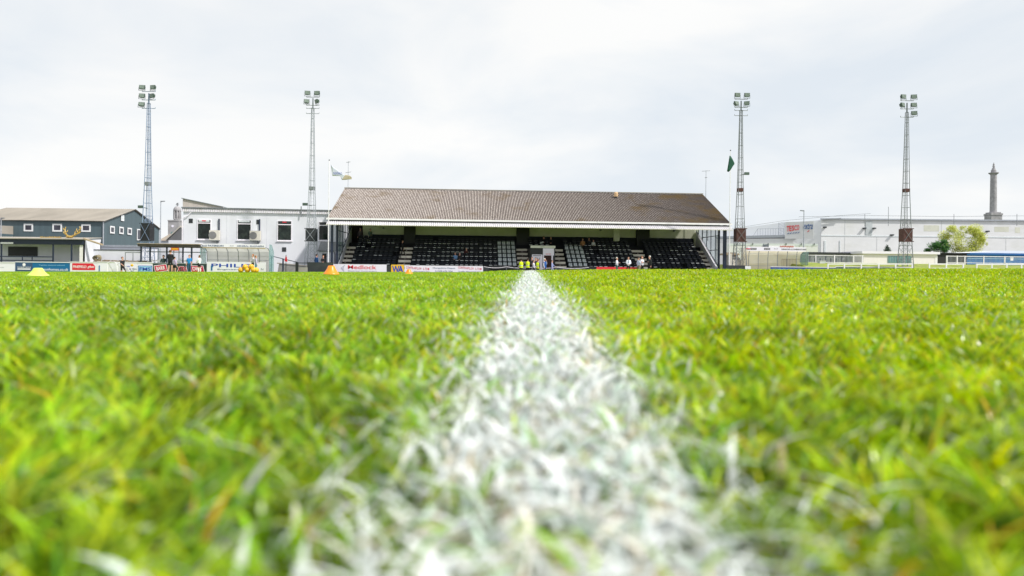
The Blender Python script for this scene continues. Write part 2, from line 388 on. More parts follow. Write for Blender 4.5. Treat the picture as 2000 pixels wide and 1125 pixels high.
# the painted halfway line: whitened, trodden blades plus caked paint on the thatch below
LG = []
def line_zone(y0, y1, dens, wlo, whi, segs, half=.068, hl=.011, hh=.026):
    n = int((y1 - y0) * 2 * half * dens); y = rng.uniform(y0, y1, n); half = half * (1 + 1.15 * np.exp(-np.maximum(y, 0) / .22)); s = rng.normal(0, 1, n) * half * .52
    s = np.where(np.abs(s) > half * 1.25, rng.uniform(-half, half, n), s); x = linex(y) + s
    p1 = patch(x, y, 38, 2.2) ; keep = np.abs(s) / half
    p3 = patch(x, y, 95, .4); prob = np.clip(.93 - .55 * keep ** 3.0 + .26 * p1 + .22 * p3 * (y < 2) - .20 * np.exp(-np.maximum(y, 0) / .3), 0, .97)
    painted = rng.random(n) < prob
    c = np.array([.86, .90, .91]) * rng.uniform(.82, 1.06, (n, 1)); 
    pk = rng.random(n); c[pk < .08] *= np.array([1.02, .92, .82]); c[pk > .86] *= np.array([.72, .86, .74])
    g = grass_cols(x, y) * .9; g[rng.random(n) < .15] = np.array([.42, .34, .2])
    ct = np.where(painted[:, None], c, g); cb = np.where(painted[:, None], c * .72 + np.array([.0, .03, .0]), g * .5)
    ll = rng.uniform(.4, 1.7, n); az = rng.uniform(0, 2 * np.pi, n)
    return blades(x, y, rng.uniform(hl, hh, n) * (.75 + .5 * TUFT[3][tuft(x, y)]), rng.uniform(wlo, whi, n), ll, az, segs, np.clip(cb, 0, .95), np.clip(ct, 0, .95))
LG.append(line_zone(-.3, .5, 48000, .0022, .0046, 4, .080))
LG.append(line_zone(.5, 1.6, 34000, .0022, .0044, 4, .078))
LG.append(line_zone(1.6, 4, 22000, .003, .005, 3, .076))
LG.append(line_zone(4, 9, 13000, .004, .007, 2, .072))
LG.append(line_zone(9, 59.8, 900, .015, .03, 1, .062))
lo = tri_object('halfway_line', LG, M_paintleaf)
tag(lo, 'white painted halfway line running over the grass towards the stand', 'pitch line', kind='structure')
def paint_mat():
    m = bpy.data.materials.new('caked_line_paint'); m.use_nodes = True; n = m.node_tree.nodes; l = m.node_tree.links
    b = n['Principled BSDF']; b.inputs['Roughness'].default_value = .85; b.inputs['Specular IOR Level'].default_value = .2
    g = n.new('ShaderNodeNewGeometry'); a = n.new('ShaderNodeTexNoise'); a.inputs['Scale'].default_value = 70; a.inputs['Detail'].default_value = 6
    l.new(g.outputs['Position'], a.inputs['Vector'])
    r = n.new('ShaderNodeValToRGB'); e = r.color_ramp.elements; e[0].position = .38; e[0].color = (.10, .13, .04, 1); e[1].position = .60; e[1].color = (.72, .72, .68, 1)
    q = e.new(.48); q.color = (.42, .37, .27, 1)
    l.new(a.outputs[0], r.inputs[0]); l.new(r.outputs[0], b.inputs['Base Color']); return m
yl = np.unique(np.concatenate([np.arange(-.4, 12, .12), np.arange(12, 60.1, 1.)]))
pv = []; pf = []
for i, yy in enumerate(yl):
    wob = .05 + .006 * math.sin(yy * 31) ; wob2 = .05 + .006 * math.sin(yy * 23 + 1)
    for sx in (-wob, wob2):
        x_ = linex(yy) + sx; pv.append((x_, yy, float(soil(x_, yy)) + .0045))
    if i: k = 2 * i; pf.append((k - 2, k - 1, k + 1, k))
me = bpy.data.meshes.new('line_paint'); me.from_pydata(pv, [], pf); me.materials.append(paint_mat()); me.update()
pl = bpy.data.objects.new('line_paint', me); C.objects.link(pl); pl.parent = lo

# ------------------------------------------------------------------ grandstand
SW = Wall(642, 64.0, 1423, 66.0)
stand = thing('grandstand', 'long black and white grandstand under a pitched corrugated brown roof', 'grandstand', SW.mat())
W = SW.W; zg = (SW.L(642, 426)[1] + SW.L(1423, 437)[1]) / 2; YR = 8.4
zr = (SW.L(685, 368, YR)[1] + SW.L(1378, 379.6, YR)[1]) / 2
zg0 = gz(0, 66) - .1
def corr(mb, x0, x1, p0, p1, amp=.03, per=.152, m=0, sub=4, thick=.0, rows=1):
    """corrugated sheet between two edge points (y,z) p0 -> p1, waves along x"""
    d = Vector((0, p1[0] - p0[0], p1[1] - p0[1])); nn = Vector((0, -d.z, d.y)).normalized()
    n = int((x1 - x0) / per * sub); i = len(mb.v)
    for k in range(n + 1):
        x = x0 + (x1 - x0) * k / n; a = amp * math.sin(2 * math.pi * k / sub)
        for r in range(rows + 1):
            t = r / rows; mb.v.append((x, p0[0] + (p1[0] - p0[0]) * t + nn.y * a, p0[1] + (p1[1] - p0[1]) * t + nn.z * a))
    for k in range(n):
        for r in range(rows):
            a = i + k * (rows + 1) + r; mb.f.append((a, a + rows + 1, a + rows + 2, a + 1)); mb.m.append(m)
    return mb
def roof_mat():
    m = bpy.data.materials.new('lichened_brown_sheet'); m.use_nodes = True; n = m.node_tree.nodes; l = m.node_tree.links
    b = n['Principled BSDF']; b.inputs['Roughness'].default_value = .8; b.inputs['Specular IOR Level'].default_value = .3
    co = n.new('ShaderNodeTexCoord'); sp = n.new('ShaderNodeSeparateXYZ'); l.new(co.outputs['Object'], sp.inputs[0])
    # darker stripe along each wave of the sheet
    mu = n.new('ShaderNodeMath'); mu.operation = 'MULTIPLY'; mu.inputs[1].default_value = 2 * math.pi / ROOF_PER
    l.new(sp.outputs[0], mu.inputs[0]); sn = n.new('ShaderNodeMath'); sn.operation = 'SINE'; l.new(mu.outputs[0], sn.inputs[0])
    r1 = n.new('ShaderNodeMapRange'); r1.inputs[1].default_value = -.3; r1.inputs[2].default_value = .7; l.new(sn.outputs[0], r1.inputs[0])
    a = n.new('ShaderNodeTexNoise'); a.inputs['Scale'].default_value = .35; a.inputs['Detail'].default_value = 8; a.inputs['Roughness'].default_value = .65; l.new(co.outputs['Object'], a.inputs['Vector'])
    f = n.new('ShaderNodeTexNoise'); f.inputs['Scale'].default_value = 6; f.inputs['Detail'].default_value = 5; l.new(co.outputs['Object'], f.inputs['Vector'])
    rr = n.new('ShaderNodeValToRGB'); e = rr.color_ramp.elements; e[0].position = .35; e[0].color = (.22, .18, .165, 1); e[1].position = .62; e[1].color = (.54, .49, .46, 1)
    l.new(f.outputs[0], rr.inputs[0])
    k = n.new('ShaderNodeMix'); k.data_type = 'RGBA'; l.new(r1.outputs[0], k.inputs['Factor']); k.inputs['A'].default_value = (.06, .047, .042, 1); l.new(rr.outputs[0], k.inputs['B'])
    # moss: streaks, plus a large patch near the right verge and along the edges
    dx = n.new('ShaderNodeMapRange'); dx.inputs[1].default_value = W - 9; dx.inputs[2].default_value = W - .5; l.new(sp.outputs[0], dx.inputs[0])
    dl = n.new('ShaderNodeMapRange'); dl.inputs[1].default_value = 1.6; dl.inputs[2].default_value = -.2; dl.inputs[4].default_value = .55; l.new(sp.outputs[0], dl.inputs[0])
    ad = n.new('ShaderNodeMath'); ad.operation = 'MULTIPLY_ADD'; l.new(dx.outputs[0], ad.inputs[0]); ad.inputs[1].default_value = .15; l.new(a.outputs[0], ad.inputs[2])
    ad2 = n.new('ShaderNodeMath'); ad2.operation = 'MULTIPLY_ADD'; l.new(dl.outputs[0], ad2.inputs[0]); ad2.inputs[1].default_value = .26; l.new(ad.outputs[0], ad2.inputs[2])
    r2 = n.new('ShaderNodeMapRange'); r2.inputs[1].default_value = .56; r2.inputs[2].default_value = .74; r2.inputs[4].default_value = .9; l.new(ad2.outputs[0], r2.inputs[0])
    k2 = n.new('ShaderNodeMix'); k2.data_type = 'RGBA'; l.new(r2.outputs[0], k2.inputs['Factor']); l.new(k.outputs['Result'], k2.inputs['A']); k2.inputs['B'].default_value = (.13, .085, .03, 1)
    l.new(k2.outputs['Result'], b.inputs['Base Color']); return m
nw = int((W + .4) / .16); ROOF_PER = (W + .4) / nw
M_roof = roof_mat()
rb = MB(); 
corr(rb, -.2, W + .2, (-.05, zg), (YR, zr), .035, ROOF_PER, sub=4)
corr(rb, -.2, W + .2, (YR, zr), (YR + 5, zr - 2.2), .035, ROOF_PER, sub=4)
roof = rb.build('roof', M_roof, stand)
MB().box(-.22, W + .22, YR - .12, YR + .12, zr + .02, zr + .09).build('ridge_cap', M_shedr, roof)
# soffit boards under the roof (dark underside)
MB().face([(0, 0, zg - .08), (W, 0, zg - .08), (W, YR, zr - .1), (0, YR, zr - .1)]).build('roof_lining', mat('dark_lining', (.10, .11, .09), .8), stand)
gb = MB().box(-.25, W + .25, -.20, -.06, zg - .14, zg + .02)
k = 0
while k * 1.95 < W: gb.box(k * 1.95, k * 1.95 + .05, -.215, -.20, zg - .15, zg + .03); k += 1
gb.build('gutter', M_whiteg, stand)
zc0, zc1 = zg - .26, (SW.L(638, 438, -.5)[1] + SW.L(1427, 449, -.5)[1]) / 2
cb = MB(); corr(cb, -.15, W + .15, (-.05, zc0), (-.55, zc1), .035, .20, sub=4); cb.build('canopy_skirt', M_corr, stand)
MB().box(-.1, W + .1, .02, .10, zc0 - .35, zc0 + .1).build('eaves_beam', M_black, stand)
MB().box(-.18, W + .18, -.58, -.53, zc1 - .05, zc1 - .005).build('skirt_edge', mat('cream_edge', (.70, .68, .55), .6), stand)
# walls
YB = 8.0
bw = MB().box(.3, W - .3, YB, YB + .15, zg0, zr - .4); bw.build('back_wall', M_cream, stand)
# terraces
DADO = True
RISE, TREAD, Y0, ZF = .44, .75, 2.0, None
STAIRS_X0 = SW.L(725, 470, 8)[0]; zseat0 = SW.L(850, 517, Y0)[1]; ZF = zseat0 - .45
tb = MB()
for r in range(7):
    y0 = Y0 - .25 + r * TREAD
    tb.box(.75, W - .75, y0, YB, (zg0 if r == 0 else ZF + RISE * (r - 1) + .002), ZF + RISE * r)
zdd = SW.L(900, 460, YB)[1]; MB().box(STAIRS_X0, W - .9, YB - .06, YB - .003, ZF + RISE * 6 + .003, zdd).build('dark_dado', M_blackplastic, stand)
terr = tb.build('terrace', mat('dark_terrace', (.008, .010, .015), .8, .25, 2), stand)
def sx(px, py, y): return SW.L(px, py, y)[0]
STAIRS = [(sx(660, 517, 2) , sx(682, 517, 2)), (sx(775, 517, 2), sx(800, 517, 2)), (sx(1012, 517, 2), sx(1034.5, 517, 2)), (sx(1084, 520, 2), sx(1107.5, 520, 2)), (sx(1248, 517, 2), sx(1272, 517, 2)), (sx(1383, 520, 2), sx(1404, 520, 2))]
for i, (a, b) in enumerate(STAIRS):
    st = MB()
    for r in range(6):
        y0 = Y0 - .25 + r * TREAD
        st.box(a, b, y0 - .06, y0 - .003, ZF + RISE * (r - 1) + .22, ZF + RISE * r + .01, 0)       # pale painted riser
        st.box(a + .02, b - .02, y0 - .40, y0 - .062, ZF + RISE * (r - 1) + .004, ZF + RISE * (r - 1) + .215, 1)   # dark half step
        st.box((a + b) / 2 - .035, (a + b) / 2 + .035, y0 - .412, y0 - .402, ZF + RISE * (r - 1) + .10, ZF + RISE * (r - 1) + .16, 0)
    st.build('stairs', [M_tread, M_dtread], stand)
# seats
def seat_mesh(grey):
    s = MB(); w2 = .205
    # backrest shell: tapered, slightly curved, rounded top
    prof = [(-w2, .40), (-w2 * 1.02, .62), (-w2 * .9, .76), (-w2 * .62, .81), (w2 * .62, .81), (w2 * .9, .76), (w2 * 1.02, .62), (w2, .40)]
    s.prism(prof, .20, .235, 0)
    s.prism([(.16, .40), (.16, .47), (-.02, .50), (-.20, .47), (-.20, .43), (-.02, .41)], -w2, w2, 0, 'x')       # pan
    s.prism([(-.205, .425), (-.205, .475), (-.18, .484), (-.18, .43)], -w2 * .75, w2 * .75, 1, 'x')              # front lip, paled as a painted sky highlight
    s.box(-.03, .03, .0, .24, .02, .40, 0); s.box(-.09, .09, .02, .2, 0, .02, 0)
    if grey:
        for ix in (-1, 1):
            for z0 in (.53, .64): s.box(ix * .085 - .07, ix * .085 + .07, .175, .20, z0, z0 + .095, 1)
        s.box(-.15, .15, -.17, .12, .492, .52, 1)
    else:
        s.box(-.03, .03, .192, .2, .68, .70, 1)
    return s
sk_b, sk_g = seat_mesh(False), seat_mesh(True)
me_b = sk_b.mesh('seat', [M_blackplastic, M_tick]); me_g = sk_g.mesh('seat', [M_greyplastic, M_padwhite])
M_dull = mat('dull_black_lip', (.05, .055, .065), .35, .3, 8)
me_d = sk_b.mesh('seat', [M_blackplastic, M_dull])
BL = [(STAIRS[0][1] + .12, STAIRS[1][0] - .1, 'A'), (STAIRS[1][1] + .1, STAIRS[2][0] - .1, 'B'), (STAIRS[3][1] + .12, STAIRS[4][0] - .1, 'D'), (STAIRS[4][1] + .15, STAIRS[5][0] - .1, 'E')]
rest = MB(); cnt = 0
mid = (STAIRS[2][1] + .1, STAIRS[3][0] - .1, 'V')
for r in range(7):
    for (a, b, nm) in BL + ([mid] if r >= 5 else []):
        ncol = int((b - a) / .47); sp_ = (b - a) / ncol
        for c in range(ncol):
            x = a + sp_ * (c + .5); y = Y0 + r * TREAD + .1; z = ZF + RISE * r
            g = (nm == 'B' and c >= ncol - 4 and r < 6) or (nm == 'D' and c < 4 and r < 5)
            if rnd.random() < .012 and not g: continue
            dull = (nm in 'AE' and rnd.random() < (.75 if nm == 'E' else .5)) or rnd.random() < .18 or r >= 6
            if r < 2 and cnt < 100:
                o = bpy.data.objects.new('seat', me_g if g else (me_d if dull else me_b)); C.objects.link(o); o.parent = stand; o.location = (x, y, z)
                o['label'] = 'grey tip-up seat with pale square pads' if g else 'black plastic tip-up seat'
                cnt += 1
            else:
                base = len(rest.v); src = sk_g if g else sk_b
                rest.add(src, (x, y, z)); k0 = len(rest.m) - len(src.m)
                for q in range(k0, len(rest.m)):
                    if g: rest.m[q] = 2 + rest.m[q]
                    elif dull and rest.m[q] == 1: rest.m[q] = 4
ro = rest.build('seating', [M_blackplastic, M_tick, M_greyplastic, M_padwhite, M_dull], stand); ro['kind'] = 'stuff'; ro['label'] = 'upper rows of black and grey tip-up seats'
# dark panels of the back wall above the stairs, pale hanging column
for (p0, p1, pb) in ((789, 811, 472), (1009, 1034, 478), (1244, 1269, 482)):
    m_ = MB(); a = sx(p0, 450, YB - .5); b = sx(p1, 450, YB - .5); m_.box(a, b, YB - .5, YB - .003, ZF + RISE * 6, zg + .6); m_.build('doorway_screen', M_black, stand)
a, zt = SW.L(1199, 452, 6.5); b, zb = SW.L(1210, 471, 6.5); MB().box(a, b, 6.5, 6.75, zb, zt + 1.6).build('column', M_cream, stand)
for px, py in ((749, 446), (907, 445), (1173, 450), (1316, 452)):
    a, z = SW.L(px, py, YB - .2); MB().lathe([(.03, .1), (.06, .08), (.11, 0), (.10, -.06)], (a, YB - .2, z), 10).tube((a, YB - .2, z), (a, YB, z), .02).build('loudspeaker', M_galvd, stand)
# left opening at the top of the seats, dark figures' doorway
a, zt = SW.L(672, 440, YB); b, zb = SW.L(708, 470, YB); MB().box(max(a, .35), b, YB - .05, YB - .003, zb - .3, zt + .3).build('doorway', mat('dark_maroon', (.02, .012, .014), .8), stand)
# ladder frame at the right rear corner
lb = MB(); a, z = SW.L(1371, 470, YB - .3); b = SW.L(1382, 470, YB - .3)[0]
for x in (a, b): lb.box(x - .02, x + .02, YB - .35, YB - .3, z, z + 1.9)
for k in range(3): lb.box(a, b, YB - .36, YB - .32, z + .35 + k * .55, z + .39 + k * .55)
lb.build('wall_ladder', M_black, stand)
# entrance between the middle stairs
E0, E1 = STAIRS[2][1] + .03, STAIRS[3][0] - .03
zl = SW.L(1060, 484.5, 1.7)[1]; zl1 = SW.L(1060, 479.8, 1.7)[1]
eb = MB().box(E0, E1, 1.72, 1.9 + 4 * TREAD, zg0, zl - .002, 0); entr = eb.build('entrance_block', M_black, stand)
MB().box(E0 + .02, E1, 1.62, 1.9, zl, zl1).build('lintel', mat('cream_lintel', (.66, .68, .58), .6), entr)
def ep(px, py): return SW.L(px, py, 1.7)
mb = MB(); x0, z1 = ep(1060.5, 485); x1, z0 = ep(1082, 499); mb.box(x0, x1, 1.69, 1.716, z0, z1); x2, z2 = ep(1062, 526)
mb.box(x0, ep(1062.5, 500)[0], 1.69, 1.716, z2, z0); mb.box(ep(1077, 500)[0], ep(1080, 500)[0], 1.69, 1.716, z2, z0); mb.build('door_surround', M_whiteb, entr)
MB().box(ep(1062.5, 500)[0], ep(1077, 500)[0], 1.705, 1.718, z2, z0 - .002).build('door_opening', mat('dark_brown_interior', (.035, .015, .012), .8), entr)
wp = MB().box(ep(1039, 498)[0], ep(1059.5, 498)[0], 1.66, 1.716, zg0, ep(1040, 497)[1]).build('white_door', M_whiteb, entr)
MB().box(ep(1041, 499)[0], ep(1057, 499)[0], 1.65, 1.66, ep(1040, 500)[1], ep(1040, 498.8)[1]).build('door_rail', M_ink, wp)
SWo = SW
fit_text(entr, 'PLAYERS', SW, 1066, 1076, 495, 497.5, M_red, 1.685)
fit_text(wp, 'V', SW, 1049, 1055, 503, 510, M_ink, 1.65, off=.02)
fit_text(entr, 'DIRECTORS', SW, 1056, 1063, 481.4, 482.6, M_grey, 1.61)
# end screens
def end_screen(xw, sgn):
    zb0 = zg0; sl = .60
    poly = [(.7, zb0), (7.95, zb0), (7.95, ZF + .4 + sl * 6.6), (1.25, ZF + .38), (.7, ZF + .30)]
    pw = MB().prism(poly, xw - .06, xw + .06, 0, 'x').build('side_wall', M_render, stand)
    MB().face([(xw, .75, ZF + .34), (xw, 7.9, ZF + .4 + sl * 6.55), (xw, 7.9, zr - .6), (xw, .75, zg - .1)]).build('screen_glass', M_sglass, stand)
    fr = MB()
    for y in (2.0, 3.3, 4.6, 5.9, 7.2):
        z0 = ZF + .38 + sl * (y - 1.25); fr.box(xw - .03, xw + .03, y - .03, y + .03, z0, zg - .1 + (zr - zg) / YR * y)
    fr.tube((xw, .75, ZF + .38), (xw, 7.9, ZF + .45 + sl * 6.6), .05)
    for z in (2.2, 3.6): fr.box(xw - .025, xw + .025, .75, 1.25 + max(0, (z - ZF - .4)) / sl, z, z + .06)
    fr.build('screen_frame', M_navy, stand)
    if sgn > 0:
        h = MB()
        for d in (0, .28):
            h.tube((xw - .25, 1.0, ZF + .45 + d), (xw - .25, 6.4, ZF + .45 + d + sl * 5.4), .035)
        h.build('handrail', M_whiteg, stand)
end_screen(.62, -1); end_screen(W - .62, 1)
for x, y, r_ in ((.22, .3, .10), (.62, .72, .09), (W - .30, .3, .16), (W - .72, .72, .08)):
    MB().box(x - r_, x + r_, y - .08, y + .08, zg0, zg - .1).build('post', M_navy, stand)
for k in range(6):
    x = W * (k + .5) / 6
    tr = MB().box(x - .05, x + .05, 0.1, 7.9, zg - .25, zg - .13); tr.tube((x, .15, zg - .2), (x, YR, zr - .2), .05); tr.tube((x, YR - 2, zg - .2), (x, YR, zr - .2), .04); tr.build('roof_truss', M_black, stand)
# chimney-like vent on the roof
a, z = SW.L(1203, 392, YR - 1.6)
MB().lathe([(.16, 0), (.16, .35), (.10, .36), (.10, .42)], (a, YR - 1.6, z), 10).build('vent_pipe', M_black, roof)
MB().lathe([(.20, .42), (.22, .5), (.22, .80), (.16, .90), (.02, .93)], (a, YR - 1.6, z), 12).build('vent_cowl', mat('tan_cowl', (.62, .42, .25), .7), roof)
MB().box(a - 1.3, a + 1.3, YR - 1.95, YR - 1.86, z - .2, z - .13).build('snow_bar', M_galv, roof)
# front wall, kerb and rope
fw = MB(); fa = sx(945, 525, 1.0); fb = sx(1166, 525, 1.0)
fw.box(fa, sx(1036, 525, 1.0), 0.9, 1.05, zg0, SW.L(990, 521.5, 1)[1]); fw.build('front_wall', M_char, stand); MB().box(sx(1083, 525, 1.0), fb, 0.9, 1.05, zg0, SW.L(1100, 523, 1)[1]).build('front_wall', M_char, stand)
ds = MB()
for p0, p1, yt in ((957, 1009, 518.0), (1111, 1165, 519.5)):
    x0 = sx(p0, yt, .85); x1 = sx(p1, yt, .85); z = SW.L(p0, yt, .85)[1]
    pts = [(x0, z - .35), (x0 + .1, z - .12), (x0 + .4, z), (x1 - .4, z), (x1 - .1, z - .12), (x1, z - .35)]
    ds.prism([(p[0], p[1]) for p in pts], .5, .88, 0)
ds.build('kick_board', M_black, stand)
rope = thing('rope_barrier', 'sagging white rope strung before the stand entrance', 'rope barrier', SW.mat())
rp_ = MB(); pts = [945, 989, 1043, 1086, 1150]
for p0, p1 in zip(pts, pts[1:]):
    x0, za = SW.L(p0, 520.6 + (p0 - 945) * .008, -.3); x1, zb_ = SW.L(p1, 520.6 + (p1 - 945) * .008, -.3)
    q = [(x0 + (x1 - x0) * t / 8, -.3, za + (zb_ - za) * t / 8 - .12 * (1 - (t / 4 - 1) ** 2)) for t in range(9)]
    rp_.line(q, .022, 5)
rp_.build('rope', M_whiteg, rope)
for p in pts[1:-1]:
    x, z = SW.L(p, 520.6, -.3); MB().tube((x, -.3, zg0), (x, -.3, z), .025).build('post', M_galvd, rope)
# ------------------------------------------------------------------ helpers for façades and boards
def window(parent, wl, x0, x1, yt, yb, y=0.0, fm=None, gm=None, fw_=.07, transom=None, sill=True):
    fm = fm or M_whiteg; gm = gm or M_glass
    a, zt = wl.L(x0, yt, y); b, zb = wl.L(x1, yb, y)
    f = MB(); f.box(a, b, y - .05, y - .003, zt - fw_, zt); f.box(a, b, y - .05, y - .003, zb, zb + fw_)
    f.box(a, a + fw_, y - .05, y - .003, zb + fw_, zt - fw_); f.box(b - fw_, b, y - .05, y - .003, zb + fw_, zt - fw_)
    zt2 = None
    if transom: zt2 = wl.L(x0, transom, y)[1]; f.box(a + fw_, b - fw_, y - .06, y - .003, zt2 - .05, zt2 + .05)
    wo = f.build('window', fm, parent)
    MB().box(a + fw_, b - fw_, y - .02, y - .006, zb + fw_, zt - fw_).build('pane', gm, wo)
    if sill: MB().box(a - .06, b + .06, y - .12, y - .003, zb - .09, zb - .003).build('sill', fm, wo)
    return wo
def board(name, label, px0, px1, yt, D0, m, D1=None, group='advertising boards round the pitch', depth=.06, cap=True, capm=None, zb=None, cat='advertising board'):
    wl = Wall(px0, D0, px1, D1 or D0)
    o = thing(name, label, cat, wl.mat(), group)
    xm = (wl.a.x + wl.d.x * wl.W / 2); b = gz(xm, min(D0, 59)) - .08 if zb is None else zb
    zt0, zt1 = wl.L(px0, yt)[1], wl.L(px1, yt)[1]; z = (zt0 + zt1) / 2
    MB().box(0, wl.W, 0, depth, b, z).build('panel', m, o)
    if cap: MB().box(-.01, wl.W + .01, -.03, depth + .03, z + .003, z + .06).build('top_rail', capm or M_whiteg, o)
    return o, wl

# ---- left touchline boards
DB = 57.0
o, wl = board('advertising_board', 'plain white board at the far left beside the blue homes board', 0 - 60, 29.5, 512.8, DB, M_whiteb)
fit_text(o, 'LTD', wl, 1, 8, 521.5, 523, M_grey)
o, wl = board('advertising_board', 'blue board with white homes web address behind yellow cone', 30, 136.6, 512.8, DB, M_teal)
rect(MB(), wl, 30.6, 63.5, 513.4, 530.5, -.012, -.001).build('logo_panel', M_slate, o)
c0, z0 = wl.L(47.5, 517, 0); MB().prism([(c0 + .13 * math.cos(t * .5236), z0 + .13 * math.sin(t * .5236)) for t in range(12)], -.022, -.013).build('emblem', M_whiteg, o)
fit_text(o, 'ROBERTSON', wl, 34.5, 60, 520.8, 523, M_whiteg, -.018, off=.02); rect(MB(), wl, 34.5, 59.5, 524.3, 526.6, -.02, -.013).build('stripe', M_whiteg, o)
fit_text(o, 'Together everyone welcome', wl, 76, 127, 516.6, 519.8, M_ltblue, -.006); fit_text(o, 'robertsonhomes.co.uk', wl, 66, 133.5, 523.2, 529, M_whiteg, -.006, off=.01)
o, wl = board('advertising_board', 'white board carrying the red glass firm panel', 136.9, 190, 512.6, DB, M_whiteb)
a, zt = wl.L(141.6, 514.2); b, zb = wl.L(186, 527.6); MB().prism([(a, zb), (b, zb), (b, zt - .22), (b - .2, zt), (a, zt)], -.014, -.002).build('red_panel', M_red, o)
fit_text(o, 'PINEFIELD', wl, 143, 169, 518.4, 523.6, M_whiteg, -.02, off=.03); fit_text(o, 'glass', wl, 171, 184.5, 518.4, 524.6, M_whiteg, -.02, shear=.3, off=.03)
o, wl = board('advertising_board', 'white hire firm board with blue lettering behind the small goals', 190.3, 268.6, 512.6, DB, M_whiteb)
rect(MB(), wl, 193, 195, 518.5, 530, -.012, -.001).build('blue_mark', M_teal, o)
fit_text(o, 'Events', wl, 241, 254, 518.3, 521.5, M_blue, -.008); fit_text(o, 'Sales & Hire', wl, 241, 267, 523.3, 527, M_slate, -.008, off=.01); fit_text(o, '667 657', wl, 243, 262, 528, 530.6, M_slate, -.008)
o, wl = board('advertising_board', 'small light blue board with three large blue letters', 268.9, 298.3, 513.6, DB, M_whiteb)
rect(MB(), wl, 270, 297, 518.8, 530.6, -.014, -.002).build('blue_border', M_blue, o); rect(MB(), wl, 271, 296, 519.8, 530.2, -.022, -.0145).build('blue_panel', M_ltblue, o)
fit_text(o, 'FMS', wl, 272.5, 294.5, 522, 529, M_blue, -.026, off=.05)
M_dgreen = mat('dark_green_board', (.025, .05, .05), .5, .15, 3)
o, wl = board('advertising_board', 'long dark board with tilted crimson drinks signs', 298.6, 403.5, 515.0, DB, M_dgreen, capm=M_galv)
def tilt_sign(txt, x0, x1, yt, yb, dy, mm=M_dkred):
    a, b = wl.L(x0, yt)[0], wl.L(x1, yt)[0]; z0, z1 = wl.L(x0, yb)[1], wl.L(x0, yt)[1]; d = dy * DB / F; sk = .12
    MB().prism([(a - .05, z0 - .04), (b + .05, z0 + d - .04), (b - sk + .03, z1 + d + .04), (a - sk - .05, z1 + .04)], -.012, -.002).build('sign_edge', M_whiteg, o)
    MB().prism([(a, z0), (b, z0 + d), (b - sk, z1 + d), (a - sk, z1)], -.02, -.0125).build('sign_panel', mm, o)
    t = fit_text(o, txt, wl, x0 + 2.5, x1 - 2.5, yt + 2, yb - 2, M_whiteg, -.024, off=.04)
    me_ = t.data; 
    for v in me_.vertices: v.co.z += (v.co.x - a) / (b - a) * d; v.co.x -= sk * (v.co.z - z0) / (z1 - z0)
tilt_sign('BARR', 304.5, 327, 519.5, 531, 3)
fit_text(o, 'XTRA', wl, 346, 366.5, 519.6, 530.6, M_whiteg, -.006, off=.09); fit_text(o, 'XTRA', wl, 347, 365.5, 520.3, 530.2, M_dkred, -.018, off=.03)
tilt_sign('DIET', 375, 399, 519.5, 530.5, 0)
o, wl = board('advertising_board', 'white engineering firm board with big blue letters behind footballs', 404, 518.6, 511.8, DB - .5, M_whiteb, cap=False)
fit_text(o, 'PHILIP', wl, 413, 492, 514.8, 522.6, M_blue, -.006, off=.03); fit_text(o, 'Engineering', wl, 425, 480, 524.8, 528.4, M_slate, -.006, off=.01)
rect(MB(), wl, 412, 415, 518.8, 528.6, -.012, -.002).build('blue_mark', M_teal, o)
fit_text(o, 'N', wl, 510, 514.5, 524, 528, M_grey, -.006)
# Right of it: railings, dark board, Medlock etc.
o, wl = board('hoarding', 'charcoal hoarding left of the white and red board', 600, 650.5, 512.2, 60.5, M_char, cap=False, group=None, cat='hoarding')
DS = 61.5
o, wl = board('advertising_board', 'white board with bold red name and chevron mark', 651, 755, 516.2, DS, M_whiteb, cap=False)
fit_text(o, 'Medlock', wl, 679.5, 735, 517.8, 526, M_red, -.006, off=.02); fit_text(o, 'Electrical Contractors', wl, 680, 736, 528, 530.4, M_grey, -.005)
ch = MB()
for (p, q) in (((674, 517.4), (666, 523.6)), ((666, 523.6), (672.6, 530)), ((672, 521), (669.5, 524)), ((669.5, 524), (672, 526))):
    a = wl.L(*p); b = wl.L(*q); ch.tube((a[0], -.01, a[1]), (b[0], -.01, b[1]), .014, n=4)
ch.build('emblem', M_slate, o)
o, wl = board('hoarding', 'short charcoal hoarding between the red lettered board and yellow one', 755.3, 763.6, 518.5, DS, M_char, cap=False, group=None, cat='hoarding')
o, wl = board('advertising_board', 'small yellow board with bold blue letters behind orange cone', 764, 789, 517, DS, M_yellow, cap=False)
fit_text(o, 'W', wl, 766, 780, 519, 532.5, M_blue, -.006, off=.08); fit_text(o, 'A', wl, 777, 788, 519, 532.5, M_blue, -.006, off=.08)
o, wl = board('advertising_board', 'long white board naming a depot with its phone number', 790, 943.5, 519, DS, M_whiteb, cap=False)
M_pinkred = mat('faded_red_ink', (.62, .08, .14), .5, .1, 3)
for x0, x1 in ((793, 839), (895, 941)):
    n_ = len('CONTRAFLOW LTD.')
    for i, chh in enumerate('CONTRAFLOW LTD.'):
        if chh == ' ': continue
        xa = x0 + (x1 - x0) * i / n_; yo = 1.5 * math.sin(i / (n_ - 1) * math.pi * .5) + 1.8 * (i / n_)
        fit_text(o, chh, wl, xa, xa + (x1 - x0) / n_ * .86, 520.0 + yo, 524.4 + yo, M_pinkred, -.006, off=.02)
fit_text(o, 'Management', wl, 809, 839, 529.0, 532.8, M_slate, -.006); fit_text(o, 'Traffic Management', wl, 895, 938, 529.0, 532.8, M_slate, -.006)
fit_text(o, 'Morayshire Depot', wl, 845.5, 889, 522.0, 526.2, M_slate, -.006); fit_text(o, '01309 676 504', wl, 850, 884, 528.0, 532.0, M_slate, -.006)
